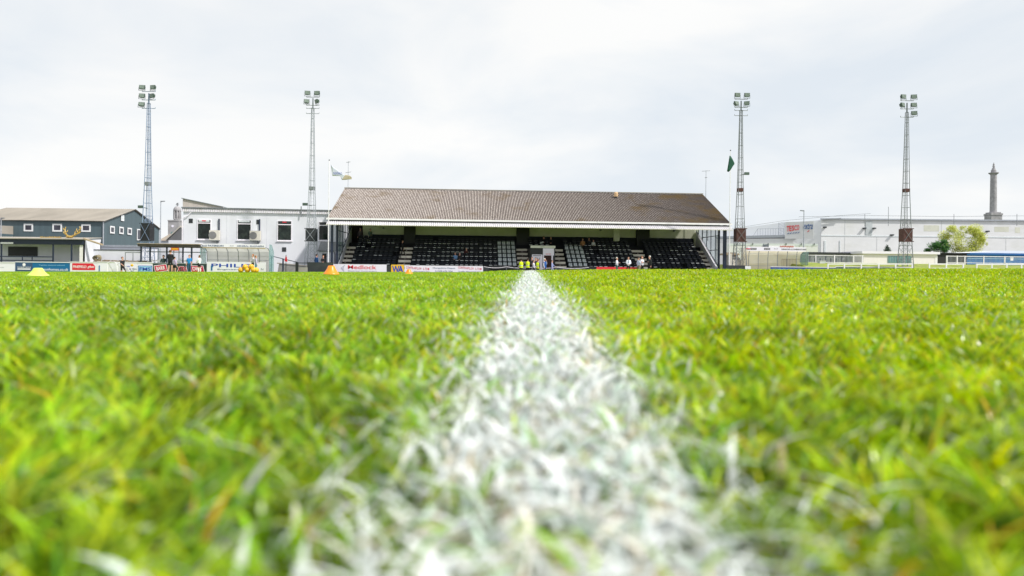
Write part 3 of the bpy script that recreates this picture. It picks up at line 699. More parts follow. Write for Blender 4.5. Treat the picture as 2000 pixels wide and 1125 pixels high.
o, wl = board('advertising_board', 'low plain red board behind the standing men in front of seats', 1165, 1244, 521.6, 62.5, mat('bright_red_board', (.75, .04, .06), .4, .1, 2), cap=False)
o, wl = board('hoarding', 'charcoal hoarding right of the grandstand corner post', 1419, 1455, 518.3, 62.5, M_char, cap=False, group=None, cat='hoarding')
o, wl = board('low_wall', 'short white block wall beside the dark hoarding right of the grandstand', 1455.3, 1466.5, 519.8, 62.3, M_white, cap=False, group=None, cat='low wall')
o, wl = board('advertising_board', 'blue board with teal blobs under a white rail right of the stand', 1505, 1632, 522.4, 61, M_blue, cap=True)
bl = MB()
for i in range(9):
    a, z = wl.L(1520 + i * 3.3 + rnd.uniform(-1, 1), 526.6); bl.prism([(a + .09 * math.cos(t * .785), z + .07 * math.sin(t * .785)) for t in range(8)], -.014, -.002)
bl.build('teal_spots', mat('aqua_paint', (.02, .45, .62), .5), o)
o, wl = board('advertising_board', 'dark teal board in the right run under the white fence rail', 1632.3, 1783, 522.4, 61, mat('teal_grey_board', (.05, .14, .17), .5, .3, 3, dirt_or_blotch=(.5, .52, .5), dirt_or_blotch_amt=.8, dirt_or_blotch_scale=3), cap=True)

# ---- white post and rail fence
def rail_fence(label, posts, D, yt0, yb_rail, short=()):
    wl = Wall(posts[0], D, posts[-1], D + .5); o = thing('rail_fence', label, 'fence', wl.mat(), 'white rail fences along the right of the pitch')
    z = wl.L(posts[0], yt0)[1]; z2 = wl.L(posts[-1], yt0)[1]; zb = gz(wl.a.x, 59) - .1
    up = MB(); 
    up.prism([(-.04, z - .10), (wl.W + .04, z2 - .10), (wl.W + .04, z2), (-.04, z)], -.03, .03); up.build('top_rail', M_whiteg, o)
    if yb_rail:
        q = wl.L(posts[0], yb_rail)[1]; q2 = wl.L(posts[-1], yb_rail)[1]
        MB().prism([(0, q - .08), (wl.W, q2 - .08), (wl.W, q2), (0, q)], -.025, .025).build('lower_rail', M_whiteg, o)
    for p in posts:
        s = wl.L(p, yt0)[0]; t = s / wl.W; MB().box(s - .055, s + .055, -.034, .034, zb, z + (z2 - z) * t + .008).build('post', M_whiteg, o)
rail_fence('white two rail fence with low rail standing right of the boards', [1617, 1649, 1682, 1716, 1749, 1781.5], 60.5, 514.6, None)
rail_fence('middle section of white two rail fence before the pale hut', [1815, 1848, 1881], 60.5, 514.6, 523.2)
fen = rail_fence('white two rail fence running out of frame before the blue hut', [1907.5, 1937, 1966, 1995, 2025, 2055], 60.5, 515.2, 523.6)
wl = Wall(1782, 60.5, 1815, 60.5)
# ---- grass bank behind the right fence
bk = Wall(1560, 64.0, 2250, 66.0); zb_ = gz(30, 60) - .2
bz0 = bk.L(1800, 520)[1]; bz1 = bk.L(1800, 515.5, 5)[1]
nb = 60; v = []; f = []
prof = [(-1.0, zb_), (0, bz0 - .45), (1.6, bz0 - .05), (3.4, bz1 - .25), (5, bz1), (30, bz1 - .05), (60, zb_)]
for i in range(nb + 1):
    for (y, z) in prof:
        v.append((bk.W * i / nb, y, z + (rnd.uniform(-.05, .05) if 0 < y < 20 else 0) - (1.2 * smooth(1.2, 0, i / 2.) if i < 2 else 0)))
npf = len(prof)
for i in range(nb):
    for j in range(npf - 1): a = i * npf + j; f.append((a, a + npf, a + npf + 1, a + 1))
me = bpy.data.meshes.new('bank'); me.from_pydata(v, [], f)
me.materials.append(mat('rough_bank_grass', (.25, .31, .05), .95, .35, 1.6, dirt_or_blotch=(.30, .22, .13), dirt_or_blotch_amt=.8, dirt_or_blotch_scale=.9, stretch=(1, 2, 3))); me.update()
bo = bpy.data.objects.new('bank', me); C.objects.link(bo); bo.matrix_world = bk.mat(); tag(bo, kind='structure')

# ------------------------------------------------------------------ floodlight towers
def lamp_parts(root, x, z, rz, tilt, y=-.25):
    M4 = Matrix.Translation((x * .92, y, z)) @ Matrix.Scale(.88, 4) @ Matrix.Rotation(rz, 4, 'Z') @ Matrix.Rotation(tilt, 4, 'X')
    h = MB(); h.prism([(-.25, .05), (.25, .05), (.30, .48), (-.30, .48)], -.14, .02)
    h.prism([(-.18, .12), (.18, .12), (.22, .42), (-.22, .42)], .02, .20)
    h.box(-.34, -.31, -.06, -.02, -.08, .3); h.box(.31, .34, -.06, -.02, -.08, .3); h.box(-.34, .34, -.06, -.02, -.10, -.07)
    o = h.build('floodlight', mat('dark_green_metal', (.09, .13, .11), .5, .2, 5, metal=.2), root); o.matrix_local = M4
    g = MB().prism([(-.22, .08), (.22, .08), (.27, .45), (-.27, .45)], -.155, -.143).build('lens', mat('lamp_glass', (.20, .25, .22), .3, .4, 6, spec=.5), o)
def tower(label, pxb, pxt, ytop, ybase, D, hwb, lamps, guard, mesh_m, band, m=M_galv, extra=None):
    b = P(pxb, ybase, D); t = P(pxt, ytop, D); Hh = t.z - b.z
    base = gz(b.x, 62); o = thing('floodlight_tower', label, 'floodlight tower', at(b.x, D, base), 'floodlight towers round the ground')
    H = t.z - base; lx = (t.x - b.x) - (t.z - b.z) * 0
    wb = hwb * D / F; wt = .12
    def corner(k, z):
        q = z / H; hw = wb * (.48 * (1 - q) + .52 * (1 - q) ** 3) + wt * q * .7
        cx = lx * q * 0; sgx = (-1, 1, 1, -1)[k]; sgy = (-1, -1, 1, 1)[k]
        return Vector((cx + sgx * hw, sgy * hw, z))
    mm = MB()
    legs_top = H * .93
    for k in range(4): 
        for qa, qb in ((0, .15), (.15, .3), (.3, .5), (.5, .93)): mm.tube(corner(k, H * qa), corner(k, H * qb), .042 - .01 * qa, .042 - .01 * qb, 5)
    zs = [H * q for q in (.08, .16, .24, .31, .38, .45, .52, .59, .66, .73, .80, .87, .93)]
    for z in zs:
        for k in range(4): mm.tube(corner(k, z), corner((k + 1) % 4, z), .018, n=4)
    zz = [0] + [H * q for q in (.05, .10, .15, .20, .25, .30)]
    for z0, z1 in zip(zz, zz[1:]):
        for k in range(4):
            mm.tube(corner(k, z0), corner((k + 1) % 4, z1), .013, n=4); mm.tube(corner((k + 1) % 4, z0), corner(k, z1), .013, n=4)
    mast = mm.build('mast', m, o)
    ld = MB(); 
    for s_ in (-.16, .16): ld.tube((s_, wb * .6, .5), (s_ * .5, .1, H * .93), .013, n=4)
    k = .8
    while k < H * .92: ld.tube((-.15, wb * .6 * (1 - k / H) + .03, k), (.15, wb * .6 * (1 - k / H) + .03, k), .009, n=3); k += .32
    ld.build('ladder', m, o)
    zb0, zb1 = [P(pxb, y, D).z - base for y in guard]; gm = MB()
    h0 = corner(1, zb0).x + .05; h1 = corner(1, zb1).x + .05; hz = max(h0, h1)
    for (xa, xb, ya, yb) in ((-hz, hz, -hz, -hz + .02), (-hz, hz, hz - .02, hz), (-hz, -hz + .02, -hz + .021, hz - .021), (hz - .02, hz, -hz + .021, hz - .021)):
        gm.box(xa, xb, ya, yb, zb1, zb0)
    for z in (zb0, zb1): gm.box(-hz - .1, hz + .1, -hz - .03, -hz, z - .04, z + .04)
    gm.build('climb_guard', mesh_m, o)
    xb_ = MB(); xb_.tube((-hz, -hz - .05, zb1), (hz, -hz - .05, zb0), .02, n=4); xb_.tube((hz, -hz - .05, zb1), (-hz, -hz - .05, zb0), .02, n=4); xb_.build('brace', m, o)
    zbd = P(pxb, band, D).z - base; hb = corner(1, zbd).x + .03; MB().box(-hb, hb, -hb, hb, zbd - .16, zbd + .16).build('platform', M_rust if mesh_m is M_rust else M_galvd, o)
    ht = MB().tube((0, 0, H * .93), (0, 0, H * .985), .07, .06, 8); ht.build('mast_head', m, o)
    for i, (sx_, py, hasl, rz, ti) in enumerate(lamps):
        z = P(pxt, py, D).z - base
    rows = sorted(set(l[1] for l in lamps))
    for py in rows:
        z = P(pxt, py, D).z - base
        a = MB().tube((-.62, -.02, z), (.62, -.02, z), .03, n=5)
        for s_ in (-.62, .62): a.tube((s_, -.02, z), (s_, -.02, z + .12), .025, n=5)
        a.build('cross_arm', m, o)
    for (sx_, py, hasl, rz, ti) in lamps:
        if hasl: lamp_parts(o, sx_, P(pxt, py, D).z - base + .10, rz, ti)
    if extra:
        for (dx, py) in extra:
            z = P(pxb, py, D).z - base; e = MB().box(dx - .22, dx + .22, -.3, -.1, z, z + .25); e.tube((0, 0, z), (dx, -.15, z + .1), .03); e.build('spotlight', mat('dark_green_metal', (.09, .13, .11)), o)
    return o
tower('leftmost floodlight tower with five lamps behind the black framed dugout', 287.5, 290, 177, 515, 64, 11,
      [(-.55, 179, 1, .1, -.2), (.55, 179, 1, -.3, -.1), (-.55, 195.5, 1, .15, -.2), (.5, 195.5, 1, -.5, 0), (-.6, 212, 1, .2, -.3), (.6, 212.001, 0, 0, 0)][:5], (437, 470), M_black, 359, mat('blue_grey_steel', (.25, .33, .48), .45, .2, 6, metal=.3), [(-.55, 407)])
tower('floodlight tower with four lamps standing before the white clubhouse', 608, 615, 187, 515, 66, 11.5,
      [(-.5, 190, 1, .2, -.1), (.5, 190, 1, -.1, -.1), (-.58, 206, 1, .3, -.3), (.55, 206, 1, -.9, .2), (0, 212, 0, 0, 0), (0, 222, 0, 0, 0)], (447, 471), M_char, 368, M_galv, [(-.6, 402)])
tower('floodlight tower with four lamps just right of the grandstand', 1444, 1449, 192, 525, 66, 11.5,
      [(-.5, 194, 1, .05, 0), (.5, 194, 1, 0, 0), (-.55, 210, 1, .5, -.3), (.5, 210, 1, -.4, -.1), (0, 216, 0, 0, 0), (0, 226, 0, 0, 0)], (447, 472), M_rust, 371, M_galvd, [(.55, 342)])
tower('rightmost floodlight tower with five lamps before the pale store', 1768, 1772, 196, 515, 66, 11,
      [(-.55, 197, 1, .2, -.1), (.55, 197, 1, -.2, -.1), (-.6, 213, 1, .5, -.2), (.55, 213, 1, -.1, -.1), (.6, 229, 1, -.3, -.1), (-.6, 229, 0, 0, 0)], (447, 472), M_rust, 372, M_galvd)

# ------------------------------------------------------------------ flagpoles and aerials
def flagpole(label, px, ytop, D, flag_pts, fm, fm2=None, txt=None):
    b = P(px, 520, D); base = gz(b.x, 62); t = P(px, ytop, D)
    o = thing('flagpole', label, 'flagpole', at(b.x, D, base), 'flagpoles at the ends of the grandstand')
    H = t.z - base; MB().tube((0, 0, 0), (0, 0, H), .05, .03, 8).build('pole', M_whiteg, o)
    MB().lathe([(.0, 0), (.06, .03), (.06, .09), (.0, .12)], (0, 0, H), 8).build('finial', M_char, o)
    MB().box(-.12, .12, -.12, .12, 0, .05).build('base_plate', M_galvd, o)
    # flag: grid between its two boundary polylines with a real ripple in depth
    up, dn = flag_pts; n = len(up); vv = []; ff = []; nr = 6
    for i in range(n):
        a = P(*up[i], D) - Vector((b.x, D, base)); c = P(*dn[i], D) - Vector((b.x, D, base))
        for j in range(nr + 1):
            q = a.lerp(c, j / nr); vv.append((q.x, q.y + .05 * math.sin(i * 1.5 + j * .5) * (i / n) - .03, q.z))
    for i in range(n - 1):
        for j in range(nr): k = i * (nr + 1) + j; ff.append((k, k + nr + 1, k + nr + 2, k + 1))
    me = bpy.data.meshes.new('flag'); me.from_pydata(vv, [], ff); me.materials.append(fm)
    if fm2: me.materials.append(fm2)
    me.polygons.foreach_set('use_smooth', [True] * len(ff)); me.update()
    if fm2:
        for p in me.polygons:
            if p.index // nr >= n - 4: p.material_index = 1
    fo = bpy.data.objects.new('flag', me); C.objects.link(fo); fo.parent = o
    so_ = fo.modifiers.new('thick', 'SOLIDIFY'); so_.thickness = .01
    if txt:
        wq = Wall(px, D - .25, px + 50, D - .25); e = thing('x', '', '', None); 
        bpy.data.objects.remove(e)
        wl2 = Wall(px, D, px + 50, D); wl2.a = Vector((b.x, D, 0)); wl2.z = base
        fit_text(fo, txt, wl2, 651, 668, 336, 341, M_blue, -.22)
    return o
M_fw = mat('white_flag_cloth', (.60, .63, .75), .8, .05, 2); M_fb = mat('tan_flag_cloth', (.50, .43, .32), .8, .1, 2); M_fg = mat('dark_green_flag_cloth', (.02, .09, .06), .8, .15, 2)
flagpole('white flagpole with white and tan flag left of the grandstand', 641.0, 314, 62.5,
         ([(646.5, 322), (652, 326.5), (658, 331), (664, 336), (669, 340.5), (674, 341.5), (679, 342), (683, 343), (687, 346)],
          [(647.5, 330), (649.5, 343.6), (655, 343.8), (660, 343.8), (665, 344), (668, 351.5), (674, 351.5), (681, 350.5), (687, 350)]), M_fw, M_fb, 'McDONALD')
flagpole('white flagpole with dark green flag right of the grandstand', 1424.3, 295, 62.8,
         ([(1424.6, 304), (1427, 305), (1430, 310), (1433, 316.5), (1434.2, 319)], [(1419.5, 335), (1423, 336), (1427.5, 331), (1431, 325), (1434.2, 321)]), M_fg)
def aerial(label, px, yt, yb, D, arms):
    b = P(px, yb, D); o = thing('aerial', label, 'aerial', at(b.x, D, b.z), 'aerials on the grandstand roof'); H = P(px, yt, D).z - b.z
    MB().tube((0, 0, -.2), (0, 0, H), .03, .025, 6).build('mast', M_galv, o)
    for (z, l, s) in arms:
        a = MB().tube((-l, 0, H * z - s), (l, 0, H * z + s), .02, n=4)
        for k in range(-3, 4): a.tube((l * k / 3.5, -.15, H * z + s * k / 3.5), (l * k / 3.5, .15, H * z + s * k / 3.5), .012, n=3)
        a.build('antenna', M_galvd, o)
aerial('thin white aerial mast at the left end of the grandstand ridge', 679.8, 315, 372, 72.5, [(.97, .22, .03), (.62, .30, .05)])
aerial('short aerial at the right end of the grandstand ridge', 1378.4, 333, 382, 74.2, [(.98, .45, .03), (.72, .10, 0)])

# ------------------------------------------------------------------ clubhouse
cw = Wall(357, 69.5, 655, 71.3); club = thing('clubhouse', 'white two storey clubhouse with large windows left of the grandstand', 'building', cw.mat())
gzc = gz(-25, 66) - .2; zt = (cw.L(357, 407)[1] + cw.L(650, 411.5)[1]) / 2
MB().box(0, cw.W, 0, 12, gzc, zt - .35).build('wall', M_render, club)
cf = MB(); corr(cf, -.1, cw.W, (-.10, zt - .02), (-.16, zt - .36), .02, .18); cf.build('fascia', M_corr, club)
rf = MB().box(-.15, cw.W + .05, -.2, 12.1, zt, zt + .10); rfo = rf.build('roof', M_galvd, club)
a, z1 = cw.L(357, 388); b, z2 = cw.L(436, 404.5); MB().prism([(a, zt + .105), (b, zt + .105), (b, zt + .16), (a, z1)], .02, 3.5).build('roof_hood', mat('pinkish_grey_sheet', (.50, .45, .43), .8, .12, 1.5, stretch=(5, 1, .4)), rfo)
MB().prism([(a - .1, z1), (b, zt + .16), (b, zt + .24), (a - .1, z1 + .08)], -.1, 3.6).build('hood_trim', M_galvd, rfo)
for (x0, x1, y0, tr, yb) in ((385.5, 412.5, 428, 435.5, 468), (463.5, 491, 429, 437, 469), (542, 570, 430.5, 438.5, 470.5), (622.5, 641.5, 432.5, 440, 470)):
    wo = window(club, cw, x0, x1, y0, yb, transom=tr)
    a, zz = cw.L(x0 + 3, y0 + 1.5); b, zz2 = cw.L(x1 - 3, y0 + 5.5)
    MB().box(a, b, -.08, -.052, zz2, zz).build('vent_light', M_padwhite if x0 < 500 else M_char, wo)
    if x0 < 400 or 530 < x0 < 600: c, q = cw.L((x0 + x1) / 2, y0 + 3.4); MB().box(c - .2, c + .2, -.085, -.081, q - .05, q + .05).build('red_sticker', M_red, wo)
for (x0, x1, y0, y1) in ((369, 376.5, 427, 435.5), (501, 508, 429, 438), (551, 559, 483, 491.5)):
    g_ = rect(MB(), cw, x0, x1, y0, y1, -.03, -.002); g_.build('vent', M_char, club)
for x in (443, 521): a = cw.L(x, 430)[0]; MB().box(a - .015, a + .015, -.01, -.001, gzc, zt - .4).build('panel_joint', mat('joint', (.62, .64, .70), .7), club)
a, zz = cw.L(362, 411); dp = MB().line([(a + .6, -.15, zt - .42), (a + .3, -.15, zz - .55), (a - .22, -.15, zz - .8), (a - .22, -.15, gzc)], .05, 6); dp.build('drainpipe', M_whiteg, club)
a, zz = cw.L(589, 409); MB().box(a - .05, a + .05, -.22, -.17, zz - .8, zz + .3).build('bracket', M_galvd, club)
for (x0, x1, y0, y1, px_, pyt) in ((411.5, 431, 450, 469.5, 428.5, 427.5), (490, 510.5, 451, 470, 507.5, 428)):
    ac = thing('air_conditioning_unit', f'cream air conditioning unit on clubhouse wall beside the {"leftmost" if x0 < 450 else "second"} window', 'air conditioner', cw.mat(), 'air conditioning units on the clubhouse wall')
    a, zt_ = cw.L(x0, y0); b, zb = cw.L(x1, y1); MB().box(a, b, -.45, -.12, zb, zt_).build('casing', mat('cream_casing', (.70, .67, .60), .5, .06), ac)
    cx, cz, rr = a + (b - a) * .33, (zb + zt_) / 2, (zt_ - zb) * .38
    pr = [(cx + rr * math.cos(t * math.pi / 10), cz + rr * math.sin(t * math.pi / 10)) for t in range(20)]
    fg = MB().prism(pr, -.475, -.452).build('fan_grille', mat('grille_grey', (.22, .22, .22), .6), ac)
    MB().box(a + .05, b - .05, -.5, -.05, zb - .08, zb - .005).box((a + b) / 2 + .2, (a + b) / 2 + .26, -.4, -.01, zb - .35, zb - .082).build('bracket', M_galvd, ac)
    c, q = cw.L(px_, pyt); MB().box(c - .06, c + .06, -.12, -.01, zt_ + .003, q).build('pipe_duct', M_navy, ac)
# porch beside the stand
pw = Wall(620, 66.5, 652, 66.8); po = thing('porch', 'small white porch with grey lean-to roof between tower and stand', 'porch', pw.mat()); 
a, z = pw.L(622, 491); MB().box(.1, pw.W, .2, 3.5, gzc, z).build('wall', M_render, po)
z2 = pw.L(632, 472, 2)[1]; MB().prism([(-.15, z), (pw.W, z), (pw.W, z + .06), (-.15, z + .06)], 0, .1).prism([(0, z + .01), (3.4, z2), (3.4, z2 + .07), (0, z + .08)], .0, pw.W + .8, 0, 'x').build('roof', mat('grey_felt', (.22, .23, .24), .8), po)
rect(MB(), pw, 629.5, 637.5, 495, 515, .15, .198, 0, gzc).build('doorway', M_black, po)

# ------------------------------------------------------------------ left background
sh = Wall(-70, 95, 203, 95); shed = thing('warehouse', 'long slate grey warehouse with pale sheet roof at far left', 'building', None)
A = P(-70, 431, 95); B = P(203, 431, 95); Cc = P(311, 448, 114); gs = gz(-60, 60) - .5
ze = (P(100, 431, 95).z + P(203, 431, 95).z) / 2; apx = P(259, 411, 104.5); zrg = apx.z
ab = Vector((B.x - A.x, B.y - A.y, 0)); bc = Vector((Cc.x - B.x, Cc.y - B.y, 0))
Dd = A + bc
def w3(p, z): return (p.x, p.y, z)
shed.location = (B.x, B.y, gs); off = Vector((B.x, B.y, gs))
def sb(pts): return [Vector(p) - off for p in pts]
mid_r = (B + Cc) / 2; mid_l = (A + Dd) / 2
m_ = MB(); m_.face(sb([w3(A, gs), w3(B, gs), w3(B, ze), w3(A, ze)])); m_.face(sb([w3(B, gs), w3(Cc, gs), w3(Cc, ze), w3(mid_r, zrg), w3(B, ze)]))
m_.face(sb([w3(Cc, gs), w3(Dd, gs), w3(Dd, ze), w3(Cc, ze)])); m_.face(sb([w3(Dd, gs), w3(A, gs), w3(A, ze), w3(mid_l, zrg), w3(Dd, ze)]))
m_.build('wall', M_shed, shed)
ex = bc.normalized() * .3; exr = ab.normalized() * .25
r_ = MB()
for e0, e1, s_ in ((A - ex, B - ex, 1), (Dd + ex, Cc + ex, -1)):
    lo_ = .12; r_.face(sb([w3(e0, ze - .1), w3(e1 + exr, ze - .1), w3(mid_r + exr, zrg + .12), w3(mid_l, zrg + .12)])); r_.face(sb([w3(e0, ze - .02), w3(e1 + exr, ze - .02), w3(mid_r + exr, zrg + .2), w3(mid_l, zrg + .2)]))
# standing seams on the near slope
for k in range(60):
    t = k / 60; p0 = (A - ex).lerp(B - ex, t); p1 = mid_l.lerp(mid_r, t); r_.tube(Vector(w3(p0, ze)) - off, Vector(w3(p1, zrg + .22)) - off, .035, n=4)
r_.build('roof', M_shedr, shed)
shw = Wall(-70, 95, 203, 95, z=0)
shed_f = lambda o: setattr(o, 'matrix_world', o.matrix_world)
def on_wall(wl, parent, x0, x1, yt, yb, name, fm, gm, fwid=.12):
    M = Matrix.Translation(-off) @ wl.mat(); a, zt = wl.L(x0, yt); b, zb = wl.L(x1, yb)
    f = MB().box(a, b, -.06, -.004, zt - fwid, zt).box(a, b, -.06, -.004, zb, zb + fwid).box(a, a + fwid, -.06, -.004, zb + fwid, zt - fwid).box(b - fwid, b, -.06, -.004, zb + fwid, zt - fwid)
    o = f.build(name, fm, parent); o.matrix_local = M; MB().box(a + fwid, b - fwid, -.03, -.006, zb + fwid, zt - fwid).build('pane', gm, o)
M_wglass = mat('warehouse_glass', (.05, .05, .07), .15, .5, 1.2)
for x0, x1, t, b_ in ((47, 65, 437, 452), (103, 121.5, 437, 452.5), (159.5, 177.5, 438, 453)): on_wall(shw, shed, x0, x1, t, b_, 'window', M_white, M_wglass, .2)
gw = Wall(203, 95, 311, 114)
for x0, x1, t, b_ in ((215, 223.5, 441, 456.5), (233, 241, 442.5, 457.5), (249, 257, 444.5, 459)): on_wall(gw, shed, x0, x1, t, b_, 'window', M_white, M_wglass, .2)
on_wall(gw, shed, 267.5, 276, 447, 470, 'door', M_white, M_wglass, .15); on_wall(gw, shed, 236.5, 242, 419.5, 432, 'vent', M_white, M_padwhite, .1)
cr = MB(); lm = Matrix.Translation(-off)
cr.tube(Vector(w3(B, gs)) - off + Vector((0, -.1, 0)), Vector(w3(B, ze)) - off + Vector((0, -.1, 0)), .08); cr.build('corner_trim', M_galv, shed); cr = MB(); cr.tube(Vector(w3(Cc, gs)) - off, Vector(w3(Cc, ze)) - off, .12); cr.build('corner_trim', M_galv, shed)
ax = MB().box(-3.5, 1.3, -5, -.02, 0, P(20, 445, 93).z - gs - .8); 
ax.prism([(-5, P(20, 445, 93).z - gs - .8), (-5, P(20, 449, 93).z - gs + .0), (-3.6, P(20, 440, 93).z - gs - .1), (-.02, P(20, 440, 93).z - gs), (-.02, P(20, 445, 93).z - gs - .8)], -3.5, 1.3, 1, 'x')
axo = ax.build('annexe', [M_shed, M_shedr], shed); axo.location = (P(8, 450, 95).x - B.x, 0, 0)
# spectator shelter on the left
sw_ = Wall(-60, 62, 163, 62); shel = thing('spectator_shelter', 'low white spectator shelter with navy fascia and posts at far left', 'shelter', sw_.mat())
zb0 = gz(-35, 60) - .1
ztf = sw_.L(80, 466.3)[1]; zbf = sw_.L(80, 477.5)[1]; Ws = sw_.W
MB().box(0, Ws, 2.5, 2.62, zb0, ztf - .15).build('back_wall', M_render, shel)
MB().box(0, Ws + .02, -.05, .05, zbf, ztf).build('fascia', M_navy, shel)
cs = MB(); corr(cs, -.1, Ws + .1, (-.25, ztf + .02), (2.7, ztf + .25), .02, .2); cs.box(-.1, Ws + .1, -.28, -.20, ztf - .05, ztf + .035); cs.build('roof', M_shedr, shel)
MB().prism([(.05, zb0), (2.62, zb0), (2.62, ztf + .1), (.05, ztf - .02)], Ws - .08, Ws, 0, 'x').build('side_wall', M_render, shel)
rgt = MB(); rgt.prism([(0, zb0), (sw_.L(190, 500, 2.7)[0] - Ws, zb0), (sw_.L(190, 500, 2.7)[0] - Ws, sw_.L(188, 478, 2.7)[1]), (0, ztf)], .05, .2)
ro_ = rgt.build('gable_wall', mat('sunlit_white_render', (.84, .81, .77), .8, .05), shel); ro_.location = (Ws, 0, 0)  # render lightened and warmed to paint sunlight onto the gable
gx1 = sw_.L(199, 478, .0); MB().prism([(Ws, ztf - .02), (gx1[0], gx1[1] - .05), (gx1[0], gx1[1] + .06), (Ws, ztf + .12)], -.1, .25).build('verge_board', M_wood, shel)
for p in (3, 104, 140): a = sw_.L(p, 490)[0]; MB().box(a - .055, a + .055, -.04, .04, zb0, zbf).build('post', M_navy, shel)
rl = MB(); a, b = sw_.L(-20, 505)[0], sw_.L(104, 505)[0]
for yy in (501.3, 508.8): z = sw_.L(50, yy)[1]; rl.box(a, b, -.02, .02, z - .045, z + .045)
for p in (44, 63): x = sw_.L(p, 505)[0]; rl.box(x - .04, x + .04, -.018, .018, sw_.L(50, 510)[1], sw_.L(50, 501)[1])
rl.build('rail', M_navy, shel)
rect(MB(), sw_, 16, 73, 482, 500, 2.44, 2.49, 0, None).build('shutter', M_black, shel)
rect(MB(), sw_, 1, 26, 473, 476.2, -.07, -.052).build('name_plate', M_whiteg, shel)
# antler sculpture and gilt lettering on the shelter roof
an = Wall(60, 63, 163, 63); ant = thing('antler_sign', 'golden stag antlers mounted on the shelter roof', 'sign', an.mat())
am = MB()
def bone(pts, r0, r1):
    q = [an.L(*p) for p in pts]
    for i in range(len(q) - 1):
        t0, t1 = i / (len(q) - 1), (i + 1) / (len(q) - 1); am.tube((q[i][0], .05 * i, q[i][1]), (q[i + 1][0], .05 * (i + 1), q[i + 1][1]), r0 + (r1 - r0) * t0, r0 + (r1 - r0) * t1, 6)
bone([(135, 463), (129, 458), (126, 453), (125, 448), (126, 443)], .09, .04); bone([(138, 463), (146, 459), (152, 454), (155, 448), (153, 442)], .09, .04)
for p in ([(129, 458), (124, 455), (122.5, 451)], [(127, 455), (131, 452), (131, 449)], [(125.5, 449), (122.5, 445)], [(146, 459), (146, 454), (147, 450)], [(152, 454), (149, 449), (149, 446)], [(154, 450), (158, 446), (156.5, 442.5)], [(149, 457), (155, 455), (157, 451)]): bone(p, .06, .02)
am.build('antlers', M_gold, ant); a, z = an.L(136, 463); MB().lathe([(.05, -.1), (.28, -.05), (.32, .05), (.15, .12), (.02, .14)], (a, 0, z), 10).build('mount', M_gold, ant)
gl = MB(); 
for i in range(22):
    x, z = an.L(79 + i * 1.9, 463); gl.box(x, x + .055, -.02, .02, z - .1, z + rnd.uniform(-.02, .07))
gl.build('gilt_finials', M_gold, ant)
# white walls and clutter behind the small goals
wb_ = Wall(186, 68, 277, 68); ow = thing('storage_container', 'long white store wall with striped roof edge behind the small goals', 'container', wb_.mat())
z = wb_.L(230, 481)[1]; MB().box(.0, wb_.W, 0, 3, zb0, z - .08).build('wall', M_render, ow); MB().box(-.1, wb_.W + .1, -.12, 3.1, z - .07, z + .12).box(-.1, wb_.W + .1, -.2, -.13, z - .5, z - .42).build('roof', M_galv, ow)
tw = Wall(183, 63.5, 275, 63.5); tt = thing('block_wall', 'low white block wall running left of the black dugout', 'wall', tw.mat()); z = tw.L(230, 489)[1]
MB().box(0, tw.W, 0, .2, zb0, z).build('wall', M_render, tt); MB().box(0, tw.W, -.04, .24, z + .003, z + .07).build('coping', M_char, tt)
rc = MB(); c, z = tw.L(190.5, 504, -.6)
for k in range(46):
    a0 = rnd.uniform(0, 6.28); r1 = rnd.uniform(.12, .36); t = rnd.uniform(-.5, .5); u_ = rnd.uniform(-.12, .12)
    rc.line([(c + r1 * math.cos(a0 + s_ * .5), -.6 + u_ + t * .4 * math.sin(s_ * .5), z + r1 * .85 * math.sin(a0 + s_ * .5)) for s_ in range(9)], .022, 4)
ro_ = rc.build('rope_coil', mat('rope_fibre', (.42, .36, .24), .9, .3, 8)); ro_.matrix_world = tw.mat(); tag(ro_, 'tangled heap of tan rope netting by the white wall', 'rope coil')
cm = MB(); a, z = tw.L(183, 512, -1.5); b, _ = tw.L(290, 512, -1.5); n_ = 30
for k in range(n_): x0 = a + (b - a) * k / n_; cm.box(x0, x0 + (b - a) / n_, -1.6, -.9, zb0, tw.L(200, 509.5, -1.5)[1] + rnd.uniform(-.06, .1))
o_ = cm.build('dirt_bank', mat('dry_earth', (.25, .19, .13), .95, .3, 3)); o_.matrix_world = tw.mat(); tag(o_, kind='structure')

# dugouts
dw = Wall(275, 59.5, 388, 59.8); dg_ = thing('dugout', 'black framed open dugout with flat roof at left touchline', 'dugout', dw.mat(), 'dugouts and shelters'); zd = dw.L(330, 479.5)[1]; zgd = gz(-28, 60)
MB().box(-.15, dw.W + .1, -.3, 2.6, zd - .12, zd + .1).build('roof', mat('brown_black_felt', (.05, .045, .035), .8, .3, 3), dg_)
MB().box(-.18, dw.W + .12, -.33, 2.65, zd + .103, zd + .15).build('roof_trim', M_wood, dg_)
for p in (275.8, 293.5, 326, 357.5, 374.5): a = dw.L(p, 495)[0]; MB().box(a - .055, a + .055, -.05, .05, zgd, zd - .12).build('post', M_navy, dg_)
zr_ = dw.L(330, 491.5)[1]; MB().box(0, dw.W, .95, 1.0, zr_ - .03, zr_ + .03).box(0, dw.W, 1.9, 1.95, zr_ - .03, zr_ + .03).build('rail', M_galvd, dg_)
zbn = dw.L(330, 511)[1]
for p in (291, 305, 348, 360): 
    a = dw.L(p, 511)[0]; MB().prism([(a - .3, zbn), (a + .32, zbn), (a + .25, zbn + .12), (a, zbn + .17), (a - .2, zbn + .10)], .3, .7).build('bench_seat', M_whiteb, dg_)
fr = thing('railing', 'grey tubular railing standing just left of the black dugout', 'railing', dw.mat()); f_ = MB()
a0, zt0 = dw.L(245, 493, 1); a1, _ = dw.L(275, 493, 1); 
for x in (a0, (a0 + a1) / 2): f_.tube((x, 1, zgd), (x, 1, zt0), .035)
